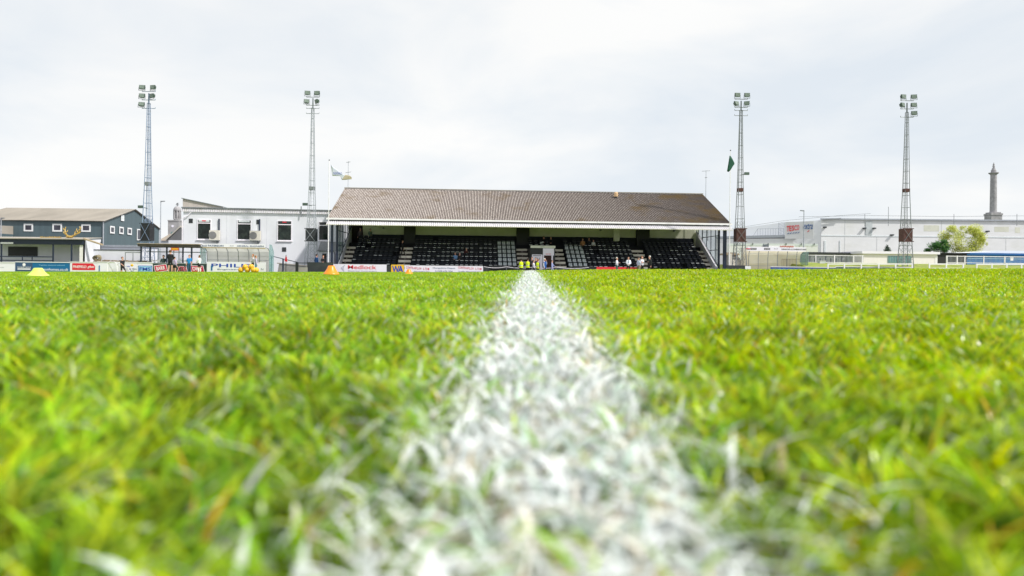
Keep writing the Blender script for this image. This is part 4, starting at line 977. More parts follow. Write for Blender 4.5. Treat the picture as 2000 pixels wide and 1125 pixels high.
f_.tube((a0, 1, zt0), (a1, 1, zt0), .035); f_.build('rail', M_galvd, fr)
# curved perspex dugout
pd = Wall(393, 60, 518, 60.4); pdo = thing('dugout', 'curved perspex dugout with blue lettered fascia below clubhouse windows', 'dugout', pd.mat(), 'dugouts and shelters')
zt = pd.L(455, 483)[1]; z_e = pd.L(455, 476.5)[1]; Wp = pd.W
prof = [(1.5, zgd), (1.5, zgd + 1.0), (1.35, zt - .35), (.9, zt - .05), (.2, zt), (0, zt - .02)]
sk = MB()
for (y0, z0), (y1, z1) in zip(prof, prof[1:]): sk.face([(0, y0, z0), (Wp, y0, z0), (Wp, y1, z1), (0, y1, z1)])
sk.build('perspex_shell', M_perspex, pdo)
rb_ = MB()
for k in range(7):
    x = Wp * k / 6; rb_.line([(x, y - .03, z) for y, z in prof], .028, 5); rb_.line([(x, 0, zt), (x, .06, zt - .35), (x, .02, zgd + .9)], .022, 4) if k in (0,) else None
rb_.build('hoop', M_galvd, pdo)
for yy in (zt - .75, zgd + 1.15): rb2 = MB().tube((0, 1.44, yy), (Wp, 1.44, yy), .02, n=4).build('rail', M_galvd, pdo)
MB().box(-.15, Wp, -.06, -.02, zt, z_e).build('fascia', M_whiteb, pdo); MB().box(.1, Wp, -.05, .02, zt - .1, zt - .005).build('timber_batten', M_wood, pdo)
for x in (-.1, Wp + .35): MB().prism([(-.05, zgd), (1.5, zgd), (1.4, zt - .3), (.7, z_e), (0, z_e)], x - .01, x + .01, 0, 'x').build('side_panel', M_sglass, pdo)
fit_text(pdo, 'PATERSON', pd, 406.5, 436.5, 478, 481.8, M_slate, -.065, off=.05); fit_text(pdo, 'David', pd, 391, 405, 477.3, 481.8, M_slate, -.065, shear=.4); fit_text(pdo, 'and', pd, 449, 456, 479, 481, M_grey, -.065)
fit_text(pdo, 'GENERAL ENGINEERS', pd, 463, 516, 479, 482.4, M_slate, -.065, off=.03)
# sign and little gabled building behind the dugout
gbw = Wall(330, 80, 357, 80); gbo = thing('gabled_cottage', 'small grey gabled cottage tucked left of the clubhouse', 'building', gbw.mat())
a, ze_ = gbw.L(326, 469); b, _ = gbw.L(356, 469); c, zc_ = gbw.L(353, 444)
MB().box(a + .2, b, 0, 6, zb0, ze_).build('wall', M_render, gbo)
g2 = MB().prism([(a + .1, ze_), (b + 1.6, ze_), (c, zc_)], .01, 6, 0).build('gable', mat('grey_slate', (.16, .16, .17), .8, .15, 1), gbo)
MB().prism([(a - .1, ze_ - .05), (a - .1, ze_ + .1), (c, zc_ + .2), (c, zc_)], -.12, 6.1).build('verge_board', mat('stone_verge', (.5, .47, .42), .8), gbo)
ho = Wall(312, 120, 347, 120); hoo = thing('cottage', 'distant cottage with pale brown slate roof below the clock tower', 'building', ho.mat())
a, z1 = ho.L(312, 470); b, z2 = ho.L(345, 454); z3 = ho.L(330, 454)[1]; MB().box(0, b, 0, 8, zb0, z1).build('wall', M_render, hoo)
MB().prism([(-.2, z1), (4, z3), (8.2, z1)], -.2, b, 0, 'x').build('roof', mat('brown_slate', (.33, .28, .23), .9, .2, .8), hoo)
cc = ho.L(325, 452)[0]; MB().box(cc - 1, cc + .9, 3.6, 4.4, z3 - .3, z3 + .3).build('chimney', mat('teal_flashing', (.15, .25, .25), .7), hoo)
ow2 = Wall(333, 66, 350, 66); sg = thing('sign', 'small orange sign with red border behind black dugout', 'sign', ow2.mat()); rect(MB(), ow2, 334, 349, 483, 489.5, 0, .03).build('panel', M_sign_o, sg); rect(MB(), ow2, 336, 347, 485, 487.5, -.006, -.001).build('lettering', M_yellow, sg)
z = ow2.L(340, 489.5)[1]; MB().box(.25, .32, .035, .08, zb0, z + .3).box(.75, .82, .035, .08, zb0, z + .3).build('post', M_galvd, sg)
# clock tower
ctb = P(344.5, 455, 170); ct = thing('clock_tower', 'distant stone church clock tower with belfry and weather vane', 'tower', at(ctb.x, 170, -1))
def zc(py): return P(344.5, py, 170).z + 1
s1 = 170 / F
MB().box(-10.5 * s1, 10 * s1, -1.5, 2.4, 0, zc(433)).box(-11 * s1, 10.5 * s1, -1.6, 2.5, zc(433), zc(430.5)).build('shaft', M_stone, ct)
bf = MB().lathe([(6.8 * s1, zc(430.4)), (7 * s1, zc(428)), (6.2 * s1, zc(427))], (0, .4, 0), 8)
for k in range(8): t = k * math.pi / 4 + .39; bf.tube((6.2 * s1 * math.cos(t), .4 + 6.2 * s1 * math.sin(t), zc(428)), (6.2 * s1 * math.cos(t), .4 + 6.2 * s1 * math.sin(t), zc(411)), .13)
bf.lathe([(4.6 * s1, zc(428)), (4.6 * s1, zc(411))], (0, .4, 0), 8); bf.build('belfry', M_stone, ct)
MB().lathe([(7.2 * s1, zc(411.3)), (7.2 * s1, zc(409)), (6.5 * s1, zc(407)), (4 * s1, zc(403.5)), (.5 * s1, zc(402.5))], (0, .4, 0), 10).build('cupola', M_stone, ct)
MB().tube((0, .4, zc(403)), (0, .4, zc(396)), .07).box(-3 * s1, 3 * s1, .36, .44, zc(400.5), zc(399.2)).tube((-.2, .4, zc(397.5)), (.45, .4, zc(396)), .12, .02).build('weather_vane', M_char, ct)
MB().prism([(2.4 * s1 * math.cos(t * .5236) - 1.5 * s1, zc(442.5) + 2.4 * s1 * math.sin(t * .5236)) for t in range(12)], -1.56, -1.51).build('clock_face', M_whiteb, ct)
# lamp posts
def lamp_post(label, px, yt, D, arm):
    b = P(px, 520, D); base = gz(b.x, 62) if D < 90 else -.6; o = thing('street_lamp', label, 'street lamp', at(b.x, D, base), 'street lamps behind the ground'); H = P(px, yt, D).z - base
    MB().tube((0, 0, 0), (0, 0, H * .3), .10, .09, 8).tube((0, 0, H * .3), (0, 0, H), .07, .05, 8).build('pole', M_galv, o)
    MB().prism([(0, H - .02), (arm, H + .03), (arm, H + .12), (0, H + .10)], -.12, .12).build('lamp_head', M_galvd, o)
lamp_post('tall street lamp between the warehouse gable and clock tower', 313, 394, 88, .5)
lamp_post('street lamp in front of the store sign right of stand', 1569, 412.5, 84, -.45)
lamp_post('street lamp at the extreme left by the warehouse annexe', 1.5, 427, 80, .35)

# railings and ramp between perspex dugout and stand
rw = Wall(526, 62.5, 582, 62.5); rr_ = thing('railing', 'dark sloping handrail beside ramp below the clubhouse', 'railing', rw.mat()); m_ = MB()
pp = [rw.L(526, 499), rw.L(582, 512.5)]; m_.tube((pp[0][0], 0, pp[0][1]), (pp[1][0], 0, pp[1][1]), .035); 
for p, t in ((530.5, 500), (553, 505.5)): x, z = rw.L(p, t); m_.box(x - .06, x + .06, -.04, .04, zgd - .2, z)
m_.build('rail', M_navy, rr_)
g3 = Wall(577, 60.3, 600, 60.3); gt = thing('gate_post', 'black gate posts and bar left of the charcoal hoarding', 'gate', g3.mat()); m_ = MB(); z = g3.L(580, 512.3)[1]
m_.box(0, .24, 0, .1, zgd - .2, z).box(.24, g3.W, .02, .08, z - .09, z - .02); m_.build('frame', M_black, gt)
MB().box(.26, g3.W, .1, .14, zgd - .2, g3.L(580, 522)[1]).build('lower_board', M_conc, gt)
kw = Wall(541, 64, 600, 64); ko = thing('ramp_wall', 'low grey block wall beside the ramp under the clubhouse', 'wall', kw.mat()); z = kw.L(545, 514.5)[1]; z2 = kw.L(600, 520)[1]
MB().prism([(0, zgd - .2), (kw.W, zgd - .2), (kw.W, z2), (.2, z)], 0, .3).build('blocks', mat('grey_block', (.30, .30, .29), .9, .25, 3), ko); MB().prism([(0, z - .02), (kw.W, z2), (kw.W, z2 + .08), (0, z + .07)], -.05, .35).build('coping', M_conc, ko)
cfp = P(558.5, 528, 58.5); co = thing('corner_flag', 'small red flag on a black pole before the ramp', 'flag', at(cfp.x, 58.5, gz(cfp.x, 58.5))); H = P(558, 509, 58.5).z - gz(cfp.x, 58.5)
MB().tube((0, 0, 0), (0, 0, H + .5), .03).build('pole', M_black, co); MB().prism([(-.12, H - .05), (.12, H - .1), (.06, H + .3), (-.02, H + .45)], -.02, .02).build('flag', M_red, co)

# small goals
def small_goal(label, px0, px1, yt, D):
    wl = Wall(px0, D, px1, D); o = thing('training_goal', label, 'goal', wl.mat(), 'small portable training goals'); z0 = gz(wl.a.x, D); z = wl.L(px0, yt)[1]; m = MB(); Wg = wl.W; d = .9
    m.line([(0, 0, z0), (.05, 0, z - .1), (.2, 0, z), (Wg - .2, 0, z), (Wg - .05, 0, z - .1), (Wg, 0, z0)], .035)
    m.line([(.1, 0, z - .05), (0, d, z0)], .025); m.line([(Wg - .1, 0, z - .05), (Wg, d, z0)], .025); m.tube((0, d, z0 + .03), (Wg, d, z0 + .03), .025); m.build('frame', M_whiteg, o)
    n = MB(); q = 12
    for i in range(q + 1):
        t = i / q; n.tube((Wg * t, 0, z - .02), (Wg * t, d, z0 + .04), .006, n=3); n.tube((0, d * t, z + (z0 - z) * t), (Wg, d * t, z + (z0 - z) * t), .006, n=3)
    for s in (0, Wg):
        for i in range(1, 8): t = i / 8; n.tube((s, d * t, z0), (s, d * t, z + (z0 - z) * t), .006, n=3)
    n.build('net', M_whiteb, o)
small_goal('white training goal with net left of the player in black', 209, 229, 511.8, 55.5); small_goal('second white training goal directly behind player in black', 228, 243, 513, 56)

# ------------------------------------------------------------------ right background
ps = Wall(1461, 66, 1577, 66.4); pso = thing('perspex_shelter', 'long yellowed perspex shelter with white fascia right of the grandstand', 'shelter', ps.mat(), 'dugouts and shelters'); Wq = ps.W
zt = ps.L(1520, 491)[1]; zf = ps.L(1520, 485)[1]; zq = gz(30, 62) - .1
prof = [(1.6, zq), (1.6, zq + 1.0), (1.45, zt - .3), (1.0, zt), (0, zt + .03)]
sk = MB()
for (y0, z0), (y1, z1) in zip(prof, prof[1:]): sk.face([(0, y0, z0), (Wq, y0, z0), (Wq, y1, z1), (0, y1, z1)])
sk.build('perspex_shell', M_perspex2, pso); rb_ = MB()
for k in range(7):
    x = Wq * k / 6 * .965 + .05; rb_.line([(x, 0, zq), (x - .02, -.02, zt - .7), (x + .06, .05, zt - .15), (x + .12, .12, zt)], .03, 5)
rb_.build('hoop', M_galvd, pso)
for z in (zt - .25, zq + .35, zq + .75): MB().tube((0, .03, z), (Wq, .03, z), .02, n=4).build('rail', M_galvd, pso)
rrr = MB(); 
for i in range(10): x = ps.L(1541 + i * 3, 510)[0]; rrr.tube((x, 1.5, zq), (x, 1.5, ps.L(1541, 505.5)[1]), .018, n=4)
rrr.tube((ps.L(1541, 500)[0], 1.5, ps.L(1541, 505.5)[1]), (Wq, 1.5, ps.L(1541, 505.5)[1]), .025, n=4); rrr.build('inner_rail', M_wood, pso)
MB().box(-.1, Wq - .2, -.06, -.02, zt + .02, zf + .12).build('fascia', M_whiteb, pso); MB().prism([(0, zq), (1.6, zq), (1.5, zt - .3), (1, zt), (0, zt)], Wq + .05, Wq + .07, 0, 'x').build('side_panel', M_sglass, pso)
fit_text(pso, 'WINDOWS & CONSERVATORIES', ps, 1526, 1575, 485.4, 488.8, M_ink, -.065, off=.04)
for x0, x1 in ((1466, 1477.5), (1492.5, 1504)): rect(MB(), ps, x0, x1, 484.3, 487.8, -.07, -.061).build('black_label', M_ink, pso)
fit_text(pso, 'SPAR', ps, 1467, 1477, 485, 487.2, M_whiteg, -.075); fit_text(pso, 'SPAR', ps, 1493.5, 1503, 485, 487.2, M_whiteg, -.075); fit_text(pso, 'EAT', ps, 1512, 1520, 485, 487, M_grey, -.065)
c, z = ps.L(1461, 486); MB().box(c - .25, c + .1, -.068, -.061, z - .05, z + .05).tube((c - .3, -.07, z), (c + .2, -.07, z), .04).build('red_label', M_dkred, pso)
# logos above the shelter: raised script shapes
def squiggle(label, x0, x1, yt, yb, mm, n, seed):
    rr2 = random.Random(seed); m = MB(); pts = []
    for i in range(n):
        x = x0 + (x1 - x0) * i / (n - 1); y = (yt + yb) / 2 + (yb - yt) / 2 * math.sin(i * 2.1 + seed) * rr2.uniform(.5, 1); a, z = ps.L(x, y); pts.append((a, -.05, z))
    m.line(pts, .028, 5); m.build(label, mm, pso)
squiggle('script_logo', 1523, 1550, 479.5, 484.2, mat('rust_red_paint', (.55, .14, .08), .6), 26, 3); squiggle('crest_logo', 1490, 1501, 475.5, 483.5, M_grey, 22, 5)
MB().box(ps.L(1488, 480)[0], ps.L(1552, 480)[0], -.0, .02, zf + .121, ps.L(1500, 479)[1]).build('logo_backing', M_store, pso)
# steps / blocks between stand and shelter
bsw = Wall(1423, 68, 1462, 68); bs = thing('block_wall', 'pale stepped block wall between grandstand post and perspex shelter', 'wall', bsw.mat()); m_ = MB(); zz = bsw.L(1440, 506)[1]
z1 = bsw.L(1440, 495.5)[1]; m_.box(0, bsw.L(1426, 495)[0] + .2, 0, .3, zq, z1).box(bsw.L(1428, 500)[0], bsw.L(1462, 500)[0], .31, .6, zq, bsw.L(1440, 507)[1]); m_.box(bsw.L(1449, 500)[0], bsw.W, 0, .3, zq, bsw.L(1455, 484)[1]); m_.build('blocks', mat('cream_block', (.72, .69, .62), .8, .1), bs)
m_ = MB(); 
for k in range(5): z = bsw.L(1440, 507)[1] + .02 - k * 0; m_.box(bsw.L(1427, 500)[0], bsw.L(1449, 500)[0], .62 + k * .3, .9 + k * .3, zq, z + .15 * (k + 1))
m_.build('steps', M_conc, bs); MB().box(bsw.L(1419, 500)[0], bsw.L(1450, 500)[0], .9, 2.2, bsw.L(1440, 498)[1], bsw.L(1440, 494.5)[1]).build('timber_beam', M_wood, bs)

# supermarket
tA = Wall(1400, 138, 1606, 131); st_ = thing('supermarket', 'huge pale supermarket building with red and blue name at right', 'building', tA.mat()); zgt = -.5
def zt_of(w_, px, py): return w_.L(px, py)[1]
Wt = tA.W
zl0, zl1 = tA.L(1425, 449)[1], tA.L(1575, 432)[1]
lp = MB().prism([(0, zgt), (Wt, zgt), (Wt, tA.L(1606, 430)[1]), (tA.L(1530, 432)[0], tA.L(1530, 434.5)[1]), (0, zl0 - .2)], 0, 20); lp.build('side_wall', M_store2, st_)
z5 = tA.L(1500, 461)[1]; z6 = tA.L(1500, 466)[1]
MB().prism([(0, z5 - .15), (tA.L(1555, 461)[0], z5 + .1), (tA.L(1555, 461)[0], z5 - .45), (0, z5 - .6)], -3, -.01).build('lower_roof', M_galv, st_)
MB().box(0, tA.L(1548, 470)[0], -2.9, -.012, zgt, z5 - .62).build('lower_wall', M_store, st_)
m_ = MB(); 
for p in range(1480, 1532, 5): x = tA.L(p, 455)[0]; m_.tube((x, -1.5, z5 + .02), (x, -1.5, z5 + 1.35), .04, n=4)
m_.tube((tA.L(1480, 450)[0], -1.5, z5 + 1.35), (tA.L(1530, 450)[0], -1.5, z5 + 1.35), .04, n=4)
m_.tube((tA.L(1480, 450)[0], -1.5, z5 + 1.35), (tA.L(1472, 450)[0], -1.5, z5 + .02), .04, n=4); m_.build('roof_railing', M_galv, st_)
x = tA.L(1526, 450)[0]; m_ = MB()
for s in (-.5, .5): m_.tube((x + s, -1, z5), (x + s, -1, tA.L(1526, 435)[1]), .05, n=4)
for k in range(9): m_.tube((x - .5, -1, z5 + .3 * k), (x + .5, -1, z5 + .3 * (k + 1)), .03, n=3)
m_.build('roof_ladder', M_galv, st_)
# main long wall
tB = Wall(1603, 131, 2150, 130); mw = thing('x', '', '', None); bpy.data.objects.remove(mw)
relB = tA.mat().inverted() @ tB.mat()
def onB(o): o.matrix_local = relB; return o
zb1 = tB.L(1603, 427)[1]; zb2 = tB.L(2000, 434)[1]; zbm = (zb1 + zb2) / 2
onB(MB().box(0, tB.W, 0, 40, zgt, zbm).build('front_wall', M_store, st_))
onB(MB().box(-.1, tB.W, -.3, .3, zbm + .003, zbm + .25).build('parapet', M_galv, st_))
zm = tB.L(1800, 462)[1]; onB(MB().box(0, tB.W, -.06, -.003, zm - .1, zm + .1).build('band', M_padwhite, st_))
for k_ in range(24):
    x_ = 4.5 + k_ * 6.1; onB(MB().box(x_ - .05, x_ + .05, -.02, -.002, zgt, zm - .12 if k_ % 3 else zbm).build('panel_joint', mat('panel_joint_grey', (.58, .60, .62), .7), st_))
onB(rect(MB(), tB, 1691, 1703.5, 432, 459, -.1, -.003).build('louvre', mat('pale_louvre', (.50, .54, .56), .6, .15, 2), st_))
for p, q in ((1610, 1613), (1640, 1641)): onB(rect(MB(), tB, p, q, 470, 500, -.1, -.003, 0, zgt).build('downpipe', M_padwhite, st_))
for p, y in ((1610, 444), (1687, 446), (1706, 446), (1741, 459), (1927, 452)):
    a, z = tB.L(p, y); onB(MB().box(a - .25, a + .25, -.5, -.003, z - .12, z + .12).build('wall_light', M_char, st_))
for p0, p1, y0, y1 in ((1804, 1834, 440, 452), (1942, 1970, 443, 453), (1982, 1992, 444, 455)):
    onB(rect(MB(), tB, p0, p1, y0, y1, -.012, -.003).build('stained_patch', mat('algae_stained_panel', (.62, .63, .55), .7, .12, .6), st_))
onB(MB().prism([(0, zbm), (tB.L(1640, 420)[0], zbm + .3), (tB.L(1640, 420)[0], zbm + .2), (0, zbm - .1)], -.6, -.4).build('roof_strut', M_galvd, st_))
tS = Wall(1532, 129.6, 1588, 127.4)
relS = tA.mat().inverted() @ tS.mat()
def onS(o): o.matrix_local = relS; return o
zs0, zs1 = tS.L(1560, 433)[1], tS.L(1560, 466)[1]
onS(MB().box(0, tS.W, .05, .4, zs1, zs0).build('sign_panel', M_store, st_))
def grp(f):
    o = f; o.matrix_local = relS; return o
M_tred = mat('bright_red_lettering', (.78, .03, .05), .4); M_tblue = mat('royal_blue_lettering', (.03, .12, .36), .4)
for i, chh in enumerate('TESCO'):
    x0 = 1536.5 + i * 5; grp(fit_text(st_, chh, tS, x0, x0 + 4.3, 441.4 - i * .55, 452.2 - i * .75, M_tred, -.1, off=.045))
for i in range(5):
    a, z = tS.L(1537 + i * 5.1, 456 - i * .5); onS(MB().prism([(a, z - .12), (a + .25, z + .1), (a + .42, z + .12), (a + .15, z - .12)], -.1, -.02).build('lettering_dash', M_tblue, st_))
grp(fit_text(st_, 'extra', tS, 1568.5, 1587, 437, 447.5, M_tblue, -.1, shear=.3, off=.02))
a, z = tS.L(1578, 451.5); onS(MB().prism([(a - .2, z - .12), (a + .1, z + .12), (a + .28, z + .12), (a + .0, z - .12)], -.1, -.02).build('lettering_dash', M_tred, st_))
# porch canopy of the store
pcw = Wall(1425, 110, 1597, 108); pc = thing('store_canopy', 'low white covered walkway in front of the supermarket', 'canopy', pcw.mat())
z = pcw.L(1500, 477)[1]; MB().box(0, pcw.W, 0, 3, z - .25, z + .1).build('roof', M_padwhite, pc); MB().box(0, pcw.W, .02, 2.9, zgt, z - .26).build('wall', M_store, pc)
for p in (1440, 1470, 1500, 1535, 1565, 1590): a = pcw.L(p, 480)[0]; MB().box(a - .08, a + .08, -.1, .0, z - .1, z + .2).build('bracket', M_galvd, pc)
# cables above the store
cbm = thing('overhead_cable', 'thin overhead cables crossing above the supermarket roof', 'cable', at(0, 118, 0)); m_ = MB()
for pts in ([(1420, 448), (1530, 431), (1640, 421), (1700, 417)], [(1560, 423.5), (1700, 421), (1840, 423), (2060, 421)]):
    q = [P(x, y, 118) - Vector((0, 118, 0)) for x, y in pts]; m_.line([tuple(v_) for v_ in q], .035, 4)
m_.build('cable', M_galvd, cbm)
for p in (1735, 1689, 1863, 1986):
    v_ = P(p, 421, 118) - Vector((0, 118, 0)); MB().tube((v_.x, 0, P(p, 430, 118).z - 1), (v_.x, 0, P(p, 404 if p == 1735 else 418, 118).z), .04, n=4).build('pole', M_galvd, cbm)

# low buildings
def hut(name, label, px0, px1, yt, D, m, rm, roof_over=.15, h_in=8, ov=.2, cat='hut', zbase=.3, yt1=None):
    wl = Wall(px0, D, px1, D + .3); o = thing(name, label, cat, wl.mat()); z = (wl.L(px0, yt)[1] + wl.L(px1, yt1 or yt)[1]) / 2
    MB().box(0, wl.W, 0, h_in, zbase, z).build('wall', m, o); MB().box(-ov, wl.W + ov, -ov, h_in + ov, z + .003, z + roof_over).build('roof', rm, o); return o, wl, z
o, wl, z = hut('shed', 'dark roofed open fronted shed right of the perspex shelter', 1578, 1655, 496.5, 78, mat('mottled_grey_wall', (.30, .31, .34), .7, .25, 3), M_char, .22)  # shed wall in one mottled grey
for i in range(13): 
    a = wl.L(1580 + i * 5.2, 505)[0]; MB().box(a, a + .14, -.03, -.003, .4, wl.L(1600, 504 if i % 3 else 499)[1]).build('slat', M_galvd if i % 2 else M_navy, o)
o, wl, z = hut('hut', 'pale blue hut with narrow window beside the long white hut', 1648, 1688, 497, 78.5, mat('pale_blue_panel', (.60, .67, .73), .6, .08), M_galvd, .12)
rect(MB(), wl, 1675, 1681.5, 503, 514, -.03, -.003).build('window', M_glass, o)
o, wl, z = hut('hut', 'long cream flat roofed hut behind the rightmost tower', 1685, 1830, 496.2, 76, mat('cream_panel', (.82, .77, .80), .7, .04), M_whiteb, .28, 5)
rect(MB(), wl, 1734, 1766, 500, 513.5, -.04, -.003, 0).build('window', M_teald, o); rect(MB(), wl, 1767.5, 1780, 500, 513.5, -.04, -.003, 0).build('window', M_teald, o)
for i in range(14): a = wl.L(1735 + i * 3.3, 505)[0]; MB().box(a - .02, a + .02, -.07, -.045, wl.L(1735, 513)[1], wl.L(1735, 500)[1]).build('glazing_bar', M_galv, o)
MB().box(wl.W - .25, wl.W + .02, -.02, .1, .3, wl.L(1820, 499)[1]).build('corner_post', M_whiteg, o)
o, wl, z = hut('storage_container', 'black storage container between cream hut and blue hut', 1822, 1888, 495.5, 80, mat('black_corrugated', (.025, .025, .03), .6, .3, 2, stretch=(6, 1, .3)), M_black, .1, cat='container')
o, wl, z = hut('storage_container', 'bright blue flat roofed hut at the far right edge', 1880, 2140, 498.5, 82, M_cblue, mat('blue_roof_edge', (.02, .12, .38), .5), .22, cat='container', yt1=499)
zz = wl.L(1960, 505.5)[1]; MB().box(wl.L(1890, 500)[0], wl.W, -.03, -.003, zz - .04, zz + .04).build('seam', M_ltblue, o)
MB().prism([(wl.L(1888, 497)[0], z + .225), (wl.W, z + .225), (wl.W, z + .5), (wl.L(1960, 497)[0], z + .55)], .5, 7).build('roof_ridge', M_store2, o)
# palisade fences on the bank
def palisade(label, px0, px1, yt, yb, D, step, posts, pm=M_whiteg):
    wl = Wall(px0, D, px1, D + .2); o = thing('palisade_fence', label, 'fence', wl.mat(), 'tall white palisade fences on the bank'); zt, zb = wl.L(px0, yt)[1], wl.L(px0, yb)[1] - .15
    MB().box(0, wl.W, -.02, .02, zt - .07, zt).box(0, wl.W, -.02, .02, zb + .2, zb + .26).build('rail', pm, o)
    m = MB(); k = 0
    while k * step < wl.W: m.box(k * step, k * step + .022, -.012, .012, zb + .262, zt - .073); k += 1
    m.build('bars', M_galv, o)
    for p in posts: s = wl.L(p, yt)[0]; MB().box(s - .05, s + .05, -.05, .05, zb - .3, zt + .02).build('post', pm, o)
palisade('tall white palisade fence before the dark roofed shed', 1578, 1686, 497.8, 513.5, 70, .14, [1593, 1629.5, 1667, 1684])
palisade('tall white palisade fence and gate before the blue hut', 1848, 2100, 499.5, 514.5, 70, .13, [1849, 1869, 1884, 1921, 1962, 2010, 2060])
nw_ = Wall(1973, 69.8, 1979, 69.8); no = thing('notice', 'small white notice on the palisade fence at far right', 'notice', nw_.mat()); rect(MB(), nw_, 1973.5, 1979, 501.5, 509, -.04, -.02).build('plate', M_whiteg, no); rect(MB(), nw_, 1974.3, 1978, 503, 504, -.045, -.041).build('text_lines', M_grey, no)
bw_ = Wall(1601, 69, 1613, 69); bo_ = thing('storage_box', 'low pale grey box on the bank by the palisade fence', 'box', bw_.mat()); rect(MB(), bw_, 1601.5, 1612.5, 510, 514.5, 0, .6).build('box', M_padwhite, bo_); z = bw_.L(1601, 510)[1]; MB().box(-.02, bw_.W, -.03, .63, z + .003, z + .04).build('lid', M_whiteg, bo_)

# monument on its hill
mb_ = P(1939.5, 431, 350)
hm = grid_mesh('hill', np.linspace(100, 420, 41), np.linspace(270, 520, 31), lambda X, Y: -1 + (mb_.z + .3) * np.exp(-((X - mb_.x) / 55) ** 2 - ((Y - 360) / 45) ** 2) * 1.02 , mat('distant_hill_grass', (.10, .15, .05), .9, .3, .05))
mo = thing('monument_column', 'tall stone column topped by a statue on the far hill', 'monument', at(mb_.x, 350, mb_.z - 2.5)); s = 350 / F
def zm_(y): return P(1939.5, y, 350).z - mb_.z + 2.5
MB().box(-10.5 * s, 10.5 * s, -10 * s, 10 * s, 0, zm_(421)).box(-11.3 * s, 11.3 * s, -11 * s, 11 * s, zm_(421), zm_(417.5)).box(-9 * s, 9 * s, -9 * s, 9 * s, zm_(417.5), zm_(415)).build('plinth', M_stone, mo)
MB().lathe([(6.4 * s, zm_(415)), (6.0 * s, zm_(412)), (5.4 * s, zm_(342))], (0, 0, 0), 20).build('shaft', M_stone, mo)
MB().lathe([(5.4 * s, zm_(342)), (6.2 * s, zm_(340.5)), (8.8 * s, zm_(338.6)), (8.8 * s, zm_(337.4))], (0, 0, 0), 16).build('capital', M_stone, mo)
MB().lathe([(4.6 * s, zm_(337.4)), (4.6 * s, zm_(333)), (3.2 * s, zm_(330.5)), (2.6 * s, zm_(328.5))], (0, 0, 0), 12).build('drum', M_stone, mo)
MB().lathe([(1.6 * s, zm_(328.5)), (2.1 * s, zm_(325)), (1.5 * s, zm_(322.5)), (1.7 * s, zm_(320.8)), (.6 * s, zm_(319.8)), (.8 * s, zm_(318.8)), (.2 * s, zm_(317.3))], (0, 0, 0), 10).build('statue', M_stone, mo)

# ------------------------------------------------------------------ trees
def tree_crown(name, parent, clumps, n, size, cols, m, droop=0.0):
    V, T, K = [], [], []; k = 0
    for i in range(n):
        c, r = clumps[rnd.randrange(len(clumps))]
        d = Vector((rnd.gauss(0, 1), rnd.gauss(0, 1), rnd.gauss(0, 1))).normalized() * (rnd.random() ** .45); p = Vector(c) + Vector((d.x * r[0], d.y * r[0], d.z * r[1])); 
        a = Vector((rnd.gauss(0, 1), rnd.gauss(0, 1), rnd.gauss(0, 1) - droop)).normalized(); b = a.orthogonal().normalized(); s = size * rnd.uniform(.6, 1.4)
        V += [p, p + a * s + b * s * .35, p + a * s * 1.9, p + a * s - b * s * .35]; T += [(k, k + 1, k + 2), (k, k + 2, k + 3)]; k += 4
        cc_ = cols[rnd.randrange(len(cols))]; f = rnd.uniform(.75, 1.25); K += [[x * f for x in cc_]] * 4
    o = tri_object(name, [(np.array([list(v) for v in V]), np.array(T), np.array(K))], m); o.parent = parent; return o
M_tl = leaf_mat('tree_leaf', .6, .3, .3)
def bark(parent, base, tips, r0, m):
    b = MB()
    for t in tips:
        pts = [Vector(base).lerp(Vector(t), q) + Vector((rnd.uniform(-.1, .1), rnd.uniform(-.1, .1), (1 - q) * q * .6)) * (0 if q in (0, 1) else 1) for q in (0, .33, .66, 1)]
        for i in range(3): b.tube(pts[i], pts[i + 1], r0 * (1 - i / 3.4), r0 * (1 - (i + 1) / 3.4), 6)
    b.build('trunk', m, parent)
M_bark = mat('brown_bark', (.16, .12, .08), .9, .3, 5)
def ploc(px, py, D): v_ = P(px, py, D); return v_
D_ = 100; b = ploc(1881, 500, D_); to = thing('tree', 'loose pale yellow green tree behind the black container', 'tree', at(b.x, D_, 0.0)); s = D_ / F
def loc(px, py): v_ = P(px, py, D_); return (v_.x - b.x, rnd.uniform(-1, 1), v_.z)
cl = []; tips = []
for (px, py, rx, rz_) in ((1857, 447, 7, 6), (1850, 461, 9, 9), (1863, 472, 10, 10), (1880, 458, 9, 8), (1896, 448, 10, 8), (1908, 462, 10, 9), (1896, 474, 11, 10), (1911, 452, 7, 7), (1872, 486, 10, 8), (1905, 482, 10, 9), (1855, 478, 8, 7), (1886, 488, 12, 7), (1917, 470, 4, 7)):
    l_ = loc(px, py); cl.append((l_, (rx * s * 1.35, rz_ * s * 1.35))); tips.append(l_)
cl = cl * 9
for k_ in range(34):
    a_ = rnd.uniform(0, math.pi); q_ = loc(1883 + 36 * math.cos(a_) * rnd.uniform(.8, 1.12), 478 - 33 * math.sin(a_) * rnd.uniform(.78, 1.1)); cl.append((q_, (rnd.uniform(1.5, 4) * s, rnd.uniform(3, 7) * s)))
bark(to, (0, 0, .5), tips + [loc(1848, 455), loc(1900, 444), loc(1914, 458), loc(1870, 450)], .07, mat('pale_olive_bark', (.17, .15, .08), .9, .2, 4)); tree_crown('crown', to, cl, 17000, .10, [(.55, .60, .08), (.66, .70, .14), (.40, .48, .06), (.72, .72, .25)], M_tl, .5)
b = ploc(1832, 500, D_); to = thing('tree', 'small dense dark green rounded tree left of the yellow one', 'tree', at(b.x, D_, 0)); cl = []; tips = []
